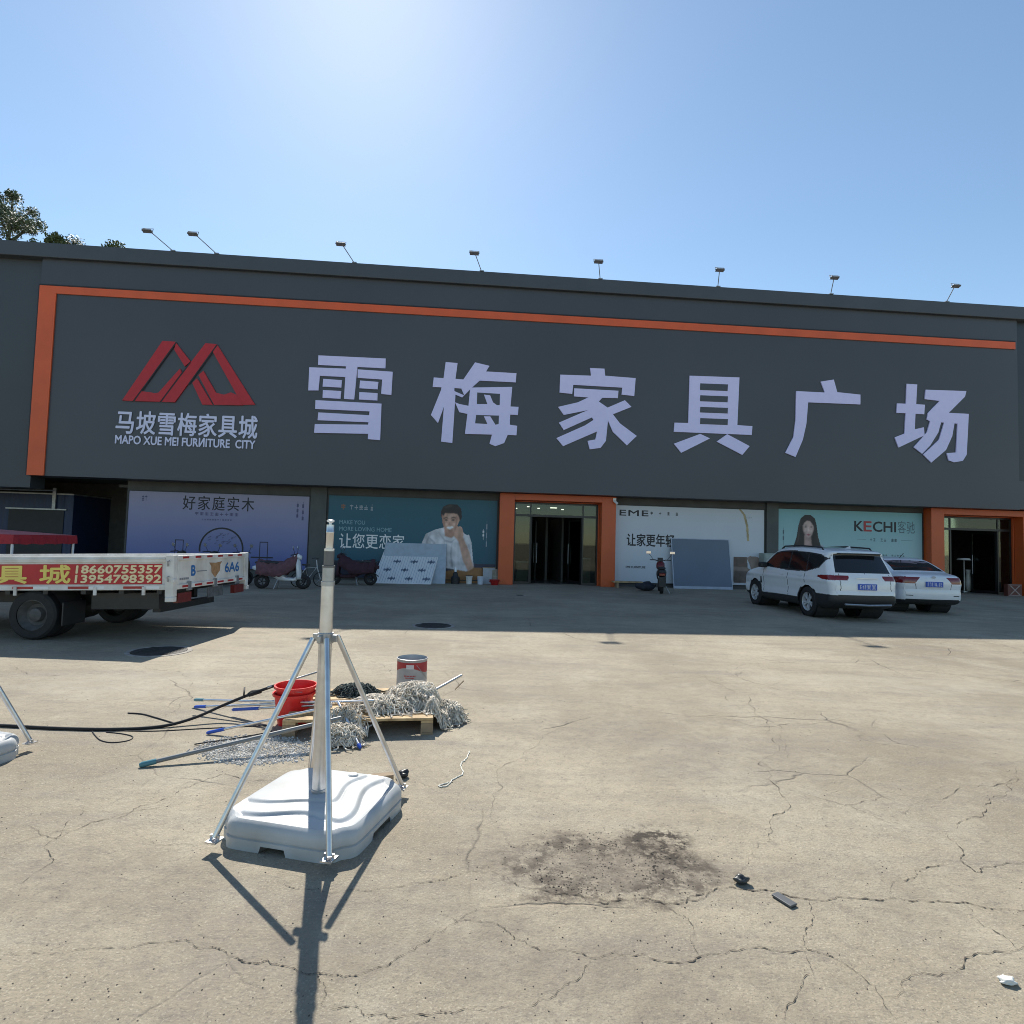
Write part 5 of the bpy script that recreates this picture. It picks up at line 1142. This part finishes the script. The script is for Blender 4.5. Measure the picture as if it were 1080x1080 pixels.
# ------------------------------------------------------------------ things along the shop front
def lean_panel(name, pxs, thick, foot, mats, label, cat, border=None, group=None):     # pxs: bottom left, bottom right, top right, top left
    u0, _ = fac(*pxs[0], foot); u1, _ = fac(*pxs[1], foot); w = u1-u0; _, zt = fac(*pxs[3], .1)
    t = empty(name, at(u0, -foot, 0), PHI); tag(t, label, cat, group)
    a = math.atan2(foot-.12, zt); h = zt/math.cos(a)*(1.09 if name == 'mattress' else 1.0)
    return t, w, h, Matrix.Rotation(-a, 4, 'X')
t, w, h, m = lean_panel('mattress', ((396, 617.5), (459, 617.5), (466, 575), (405, 575)), .1, .75, None, 'pale blue mattress leaning behind the patterned one', 'mattress')
MB().box((.2, .02, .0), (w+.36, .16, h*1.0), 0, m).build('cover', mat('pale_blue_fabric', (.40, .46, .52), .8, var=.12), t, bevel=.03)
t, w, h, m = lean_panel('mattress', ((392, 617.8), (454, 618), (464, 581), (404, 581)), .1, 1.15, None, 'white striped mattress patterned with blue crosses, leaning against the teal banner', 'mattress')
m = m @ Matrix(((1, 0, .16, 0), (0, 1, 0, 0), (0, 0, 1, 0), (0, 0, 0, 1)))
MB().box((0, .0, 0), (w, .14, h), 0, m).build('cover', mat('white_fabric', (.70, .71, .72), .8, var=.06), t, bevel=.02)
b = MB()
for i in range(22):
    x = w*(i+.5)/22; b.add([m @ Vector(q) for q in ((x-.006, -.003, .05), (x+.006, -.003, .05), (x+.006, -.003, h-.05), (x-.006, -.003, h-.05))], [(0, 1, 2, 3)], 0)
for r_, zf in enumerate((.14, .38, .62, .87)):
    for c_ in range(3):
        x = w*(.18+.30*c_+(.12 if r_ in (0, 2) else 0)-(.02 if r_ == 3 else 0)); z = h*zf
        for (dx, dz, sx, sz) in ((0, 0, .15, .05), (0, 0, .055, .12), (-.10, 0, .045, .075), (.10, 0, .045, .075)):
            b.add([m @ Vector((x+dx+p*sx, -.005-.001*abs(dx)*10, z+dz+q*sz)) for p, q in ((-1, 0), (0, -1), (1, 0), (0, 1))], [(0, 1, 2, 3)], 1)
b.build('pattern', [mat('stripe_blue', (.36, .42, .50), .8), mat('cross_blue', (.17, .21, .28), .8)], t)
t, w, h, m = lean_panel('wall_panel', ((710.5, 623), (773, 622.5), (772, 567.5), (711, 567.5)), .05, .50, None, 'plain blue grey board with white edge leaning on the white banner', 'board')
MB().box((.03, 0, .10), (w-.03, .03, h-.03), 0, m).build('face', mat('blue_grey_board', (.145, .180, .235), .6, var=.06, scale=1), t)
MB().box((0, -.008, .0), (.03, .04, h), 0, m).box((w-.03, -.008, 0), (w, .04, h), 0, m).box((.03, -.008, h-.03), (w-.03, .04, h), 0, m).box((.03, -.008, 0), (w-.03, .04, .10), 0, m).build('edge_frame', mat('pale_edge', (.42, .46, .54), .5), t)

def shop_at(px, py, o): u, z = fac(px, py, o); return u
u = shop_at(543-34, 610, .35); 
t, w, h, m = lean_panel('picture_board', ((519, 617), (537, 617.5), (537, 600), (521, 600)), .03, .35, None, 'beige patterned board leaning beside the orange door surround', 'board')
MB().box((0, 0, .0), (w, .03, h), 0, m).build('sheet', mat('beige_board', (.30, .27, .20), .7, var=.25, scale=7), t, bevel=.02)
b = MB()
for k in range(4):
    x = w*(.2+.2*k); b.box((x, -.004, .08), (x+.025, -.001, h-.06), 0, m)
b.box((.04, -.0045, h*.5), (w-.04, -.0035, h*.5+.025), 0, m); b.build('lattice', mat('beige_light', (.42, .40, .33), .7), t)
t, w, h, m = lean_panel('picture_board', ((509, 617), (522, 617.5), (522, 599), (510, 599)), .03, .25, None, 'pale grey board leaning behind the white pails', 'board')
MB().box((0, 0, 0), (w, .025, h), 0, m).build('sheet', mat('grey_board', (.40, .42, .44), .7), t); MB().box((-.02, -.004, h), (w+.02, .03, h+.03), 0, m).build('top_edge', M_wood2, t)
def pail(px, py, o, r, h, body, label, lidm=M_blackpl, cat='pail'):
    uu = shop_at(px, py, o); t = empty('paint_pail', at(uu, -o, 0), PHI); tag(t, label, cat, 'pails along the teal banner')
    MB().lathe([(r*.86, 0), (r, h*.92), (r*1.05, h*.92), (r*1.05, h)], 24).build('pail_body', body, t, smooth=True, autos=30)
    MB().lathe([(r*1.0, h), (r*1.0, h+.02), (.001, h+.02)], 24, 0, None, False).build('lid', lidm, t); return t
pail(494.5, 618, .55, .12, .30, M_whited, 'white paint pail with dark lid, left of the two by the mattress')
pail(506.5, 618.5, .55, .12, .28, mat('pail_blue_white', (.55, .60, .68), .5), 'white paint pail nearest the red basin', M_whited)
uu = shop_at(521.5, 619, .75); t = empty('basin', at(uu, -.75, 0), PHI); tag(t, 'small red plastic basin on the ground before the beige board', 'basin')
MB().lathe([(.13, 0), (.19, .20), (.205, .20), (.205, .185), (.19, .18), (.13, .02), (.001, .02)], 24, 0, None, False).box((-.2, -.02, .10), (-.16, .02, .16)).build('shell', mat('deep_red_plastic', (.34, .012, .012), .4), t, smooth=True, autos=35)
uu = shop_at(480, 617, .5); t = empty('spray_bottle', at(uu, -.5, 0), PHI); tag(t, 'white capped black bottle standing on a dark pail right of the mattresses', 'bottle')
MB().lathe([(.16, 0), (.17, .22), (.10, .30), (.09, .38), (.05, .44)], 20).build('pot', M_blackpl, t, smooth=True, autos=40); MB().lathe([(.045, .44), (.05, .55), (.03, .60), (.001, .61)], 16, 0, None, False).build('cap', M_white, t, smooth=True, autos=40)
# bench plank and dark bag by the white banner
uu = shop_at(646, 620, .75); t = empty('low_bench', at(uu, -.75, 0), PHI); tag(t, 'low wooden plank bench by the foot of the white banner', 'bench')
MB().box((0, -.16, .20), (1.15, .16, .25)).build('plank', M_wood, t, bevel=.004)
for x in (.12, .95): MB().box((x, -.13, 0), (x+.08, .13, .199)).build('leg', M_wood2, t)
t = lump('cloth_bundle', 681, 623, .34, .20, .30, mat('dark_bundle', (.03, .035, .05), .8, var=.4), 'dark cloth bundle lying between the bench and the motorbike', 'bundle', 4); t.rotation_euler = (0, 0, PHI)
# electric cabinet
uu = shop_at(806, 612, .45); t = empty('cabinet', at(uu, -.45, 0), PHI); tag(t, 'pale grey green metal cabinet between the white and aqua banners, behind the SUV', 'cabinet')
MB().box((0, 0, .06), (.95, .42, 1.45)).build('case', mat('cabinet_green', (.32, .36, .33), .6, var=.1), t, bevel=.015); MB().box((.04, -.012, .14), (.46, -.001, 1.38)).cut().box((.48, -.012, .14), (.91, -.001, 1.38)).build('door', mat('cabinet_door', (.35, .39, .36), .55), t); MB().box((.05, .05, 0), (.15, .35, .059)).cut().box((.8, .05, 0), (.9, .35, .059)).build('foot', M_blackpl, t)
# fire cabinet at the right edge
uu = shop_at(1063, 622, .62); t = empty('fire_box', at(uu, -.62, 0), PHI); tag(t, 'small dark box with a pale cross mark by the right orange pillar', 'box')
MB().box((0, 0, .0), (.62, .19, .48)).build('case', mat('box_red_brown', (.12, .035, .025), .6), t, bevel=.01)
b = MB()
for p_ in ([(.08, .06), (.14, .06), (.54, .42), (.48, .42)], [(.48, .06), (.54, .06), (.14, .42), (.08, .42)]): b.flat(p_, -.004-.001*len(b.f))
b.flat([(.03, .02), (.59, .02), (.59, .04), (.03, .04)], -.003); b.flat([(.03, .44), (.59, .44), (.59, .46), (.03, .46)], -.003); b.build('cross_mark', mat('pale_mark', (.32, .26, .24), .6), t)
# pale lamp-shaped figure added for what looks like a reflection in the right doorway
t = empty('reflection_figure', at(17.9, 1.2, .02), PHI); tag(t, 'pale lamp-shaped figure with flat top standing in for a reflection inside the right doorway', 'reflection figure')
MB().lathe([(.16, 0), (.16, .03), (.03, .05), (.02, 1.4)], 20).build('stand', M_alud, t, smooth=True, autos=40); MB().lathe([(.10, .02), (.13, .4), (.08, .75), (.10, .95)], 16, 0, Matrix.Translation((.28, .1, 0))).build('vase', mat('pale_vase', (.5, .48, .42), .5), t, smooth=True); MB().lathe([(.26, 1.36), (.20, 1.44), (.001, 1.45)], 24, 0, None, False).build('figure_top', M_whited, t)

# scooters
def make_scooter(body, seatm, cover=None):
    t = empty('scooter', (0, 0, 0)); r = .22
    for x in (-.58, .62):
        m = Matrix.Translation((x, 0, r)) @ Matrix.Rotation(rad(90), 4, 'X')
        o = MB().lathe([(r*.55, -.045), (r*.92, -.05), (r, -.02), (r, .02), (r*.92, .05), (r*.55, .045)], 28, 0, m, False).build('wheel', M_black, t, smooth=True)
        b = MB().lathe([(r*.56, -.03), (r*.5, -.02), (r*.5, .02), (r*.56, .03)], 24, 0, m, False)
        for k in range(5):
            a = k*1.2566; b.tube([m @ Vector((0, 0, 0)), m @ Vector((math.cos(a)*r*.55, math.sin(a)*r*.55, 0))], .014, 5)
        b.build('rim', M_blackpl, o)
    sec = [(-.86, .62, .05, .05), (-.72, .62, .11, .10), (-.45, .58, .16, .16), (-.2, .52, .17, .20), (-.05, .40, .17, .16), (.12, .30, .16, .06), (.36, .29, .16, .05), (.44, .33, .14, .08)]
    def loft(secs, mb):
        n = 14; vs = []
        for (x, z, w, h) in secs:
            for j in range(n):
                a = 2*math.pi*j/n; e = .7; vs.append((x, w*math.copysign(abs(math.cos(a))**e, math.cos(a)), z+h*math.copysign(abs(math.sin(a))**e, math.sin(a))))
        k = len(secs); mb.add(vs, [(i*n+j, i*n+(j+1) % n, (i+1)*n+(j+1) % n, (i+1)*n+j) for i in range(k-1) for j in range(n)]+[tuple(range(n))[::-1], tuple((k-1)*n+j for j in range(n))]); return mb
    loft(sec, MB()).build('bodywork', body, t, smooth=True)
    sh = MB(); n = 8
    vs = []
    for i in range(n):
        f = i/(n-1); x = .42+.02*f-.10*f*f+.05; z = .30+.62*f; w = .17+.05*math.sin(f*3); 
        for yq in np.linspace(-1, 1, 7): vs.append((x+.10*(1-yq*yq), yq*w, z))
    sh.add(vs, [(i*7+j, i*7+j+1, (i+1)*7+j+1, (i+1)*7+j) for i in range(n-1) for j in range(6)]); so_ = sh.build('leg_shield', body, t, smooth=True); sd = so_.modifiers.new('s', 'SOLIDIFY'); sd.thickness = .03
    loft([(-.78, .78, .10, .03), (-.6, .80, .14, .05), (-.3, .79, .15, .05), (-.08, .77, .11, .045), (0, .76, .05, .03)], MB()).build('seat', seatm, t, smooth=True)
    MB().tube([(.62, 0, r), (.50, 0, .75), (.42, 0, 1.0)], [.035, .03, .03], 8).build('fork', M_blackpl, t)
    MB().tube([(.30, .34, 1.03), (.40, .16, 1.05), (.42, 0, 1.0), (.40, -.16, 1.05), (.30, -.34, 1.03)], .016, 8).build('handlebar', M_blackpl, t)
    loft([(.34, 1.0, .10, .04), (.45, .99, .12, .08), (.55, .95, .07, .06)], MB()).build('headlamp_shell', body, t, smooth=True)
    for s in (1, -1):
        mr = MB().tube([(.38, s*.2, 1.05), (.36, s*.30, 1.22)], .007, 6).build('mirror', M_blackpl, t); MB().lathe([(.055, -.008), (.055, .008)], 16, 0, Matrix.Translation((.355, s*.31, 1.25)) @ Matrix.Rotation(rad(80), 4, 'Y')).build('glass', M_alu, mr)
    loft([(-.85, .30, .07, .02), (-.70, .42, .08, .02), (-.45, .44, .08, .02)], MB()).build('rear_fender', M_blackpl, t, smooth=True)
    MB().tube([(-.1, -.10, .30), (-.18, -.24, .01)], .012, 6).cut().tube([(-.1, .10, .30), (-.18, .24, .01)], .012, 6).build('stand', M_steel, t)
    if cover:
        n = 12; m_ = 18; vs = []
        for i in range(m_):
            f = i/(m_-1); x = -.72+1.16*f; zc = .86-.06*math.sin(f*3)+ (.22*max(0, f-.65)/.35)
            for j in range(n):
                g = j/(n-1)*2-1; vs.append((x+.02*math.sin(j*2+i), .27*g+.02*math.sin(i*1.7), zc-.42*abs(g)**2.2+.02*math.sin(i*2.3+j*1.9)))
        ob = MB().add(vs, [(i*n+j, i*n+j+1, (i+1)*n+j+1, (i+1)*n+j) for i in range(m_-1) for j in range(n-1)]).build('wind_quilt', cover, t, smooth=True); sd = ob.modifiers.new('s', 'SOLIDIFY'); sd.thickness = .03
    return t
def put(t, px, py, rz, label, cat='scooter', group='scooters parked along the store front', o=None):
    p = gr(px, py); t.location = (p.x, p.y, 0); t.rotation_euler = (0, 0, rz); tag(t, label, cat, group)
s1 = make_scooter(M_white, M_blackpl, M_pinkcl); put(s1, 297, 621, rad(8), 'white electric scooter with pink quilt over its seat, just behind the truck tail')
s2 = make_scooter(M_purple, M_blackpl, M_purple); put(s2, 372, 617, rad(-172), 'scooter hidden under a dark purple quilt left of the mattresses')
s3 = make_scooter(M_blackpl, M_blackpl, None); put(s3, 246, 618, rad(75), 'black scooter parked behind the truck tailgate, nearest the white one')
for (px, rz, lab) in ((212, 70, 'black scooter behind the truck, second from the white scooter'), (176, 66, 'black scooter behind the truck, furthest left by the lavender banner')):
    put(copy_tree(s3), px, 618, rad(rz), lab)
# small bicycle between scooter and pier
t = empty('bicycle', gr(326, 619), rad(40)); tag(t, 'small bicycle with bright frame parked against the pier right of the white scooter', 'bicycle')
for x in (-.36, .36):
    m = Matrix.Translation((x, 0, .24)) @ Matrix.Rotation(rad(90), 4, 'X'); o = MB().lathe([(.215, -.018), (.24, -.012), (.24, .012), (.215, .018)], 28, 0, m, False).build('wheel', M_black, t, smooth=True)
    b = MB()
    for k in range(10): a = k*.6283; b.tube([m @ Vector((0, 0, 0)), m @ Vector((.215*math.cos(a), .215*math.sin(a), 0))], .003, 4)
    b.build('spokes', M_alu, o)
MB().tube([(-.36, 0, .24), (-.05, 0, .26), (.22, 0, .62), (-.14, 0, .60), (-.05, 0, .26)], .016, 8).tube([(-.14, 0, .60), (-.36, 0, .24)], .012, 8).tube([(.36, 0, .24), (.24, 0, .60), (.20, 0, .86)], .016, 8).build('frame', mat('bike_white', (.6, .6, .6), .4), t)
MB().tube([(.16, .24, .90), (.21, .1, .92), (.20, 0, .88), (.21, -.1, .92), (.16, -.24, .90)], .012, 8).build('handlebar', M_blackpl, t); MB().box((-.25, -.06, .68), (-.03, .06, .73)).tube([(-.14, 0, .60), (-.14, 0, .68)], .012, 6).build('saddle', M_blackpl, t, bevel=.015)
MB().tube([(-.05, -.08, .26), (-.05, .08, .26), (.06, .08, .18)], .01, 6).build('crank', M_alud, t)

# motorbike seen from behind
t = empty('motorbike', gr(700, 627), rad(79)); tag(t, 'black and red motorbike seen from behind with two bright mirrors, before the white banner', 'motorbike')
r = .27; t.location = gr(700, 627)+Vector((0, .3, 0))
for x in (0, 1.2):
    m = Matrix.Translation((x, 0, r)) @ Matrix.Rotation(rad(90), 4, 'X'); o = MB().lathe([(r*.6, -.05), (r*.92, -.055), (r, -.02), (r, .02), (r*.92, .055), (r*.6, .05)], 28, 0, m, False).build('wheel', M_black, t, smooth=True); MB().lathe([(r*.62, -.03), (.05, -.02), (.05, .02), (r*.62, .03)], 20, 0, m, False).build('rim', M_alud, o)
def loft2(secs):
    n = 14; vs = []
    for (x, z, w, h) in secs:
        for j in range(n):
            a = 2*math.pi*j/n; e = .75; vs.append((x, w*math.copysign(abs(math.cos(a))**e, math.cos(a)), z+h*math.copysign(abs(math.sin(a))**e, math.sin(a))))
    k = len(secs); return MB().add(vs, [(i*n+j, i*n+(j+1) % n, (i+1)*n+(j+1) % n, (i+1)*n+j) for i in range(k-1) for j in range(n)]+[tuple(range(n))[::-1], tuple((k-1)*n+j for j in range(n))])
loft2([(-.28, .74, .09, .05), (-.1, .72, .15, .12), (.25, .66, .17, .16), (.6, .55, .13, .15), (.75, .5, .1, .1)]).build('bodywork', M_blackpl, t, smooth=True)
loft2([(-.20, .86, .11, .03), (.1, .86, .14, .05), (.5, .84, .12, .05), (.6, .83, .06, .03)]).build('seat', M_blackpl, t, smooth=True)
loft2([(.62, .88, .12, .12), (.80, .92, .15, .16), (1.0, .92, .12, .14), (1.12, .90, .06, .08)]).build('fuel_tank', mat('dark_red_paint', (.12, .01, .014), .3), t, smooth=True)
MB().box((-.33, -.10, .62), (-.27, .10, .70)).build('tail_light', M_redlamp, t, bevel=.01)
MB().tube([(-.30, .13, .60), (-.32, .10, .50), (-.32, -.10, .50), (-.30, -.13, .60)], .016, 8).build('grab_bar', M_alud, t); number_plate(t, -.34, .38, 0, .20, .13, M_pwhite)
MB().box((-.36, -.12, .25), (-.335, .12, .58)).build('mud_flap', M_blackpl, t, bevel=.008); MB().tube([(1.2, 0, r), (1.02, 0, .95), (.98, 0, 1.08)], [.05, .04, .03], 8).build('fork', M_blackpl, t)
MB().tube([(.86, .36, 1.12), (.96, .18, 1.12), (.98, 0, 1.06), (.96, -.18, 1.12), (.86, -.36, 1.12)], .017, 8).box((.93, -.09, 1.04), (1.08, .09, 1.2)).build('handlebar', M_blackpl, t)
for s in (1, -1):
    o = MB().tube([(.92, s*.24, 1.13), (.88, s*.40, 1.34)], .008, 6).build('mirror', M_blackpl, t); m = Matrix.Translation((.87, s*.41, 1.38)); MB().box((-.012, -.085, -.05), (.012, .085, .05), 0, m).build('glass', mat('mirror_glass', (.95, .95, .95), .03, 1.0, var=.01), o, bevel=.01)
MB().tube([(.2, -.12, .3), (.1, -.28, .01)], .014, 6).build('side_stand', M_steel, t)
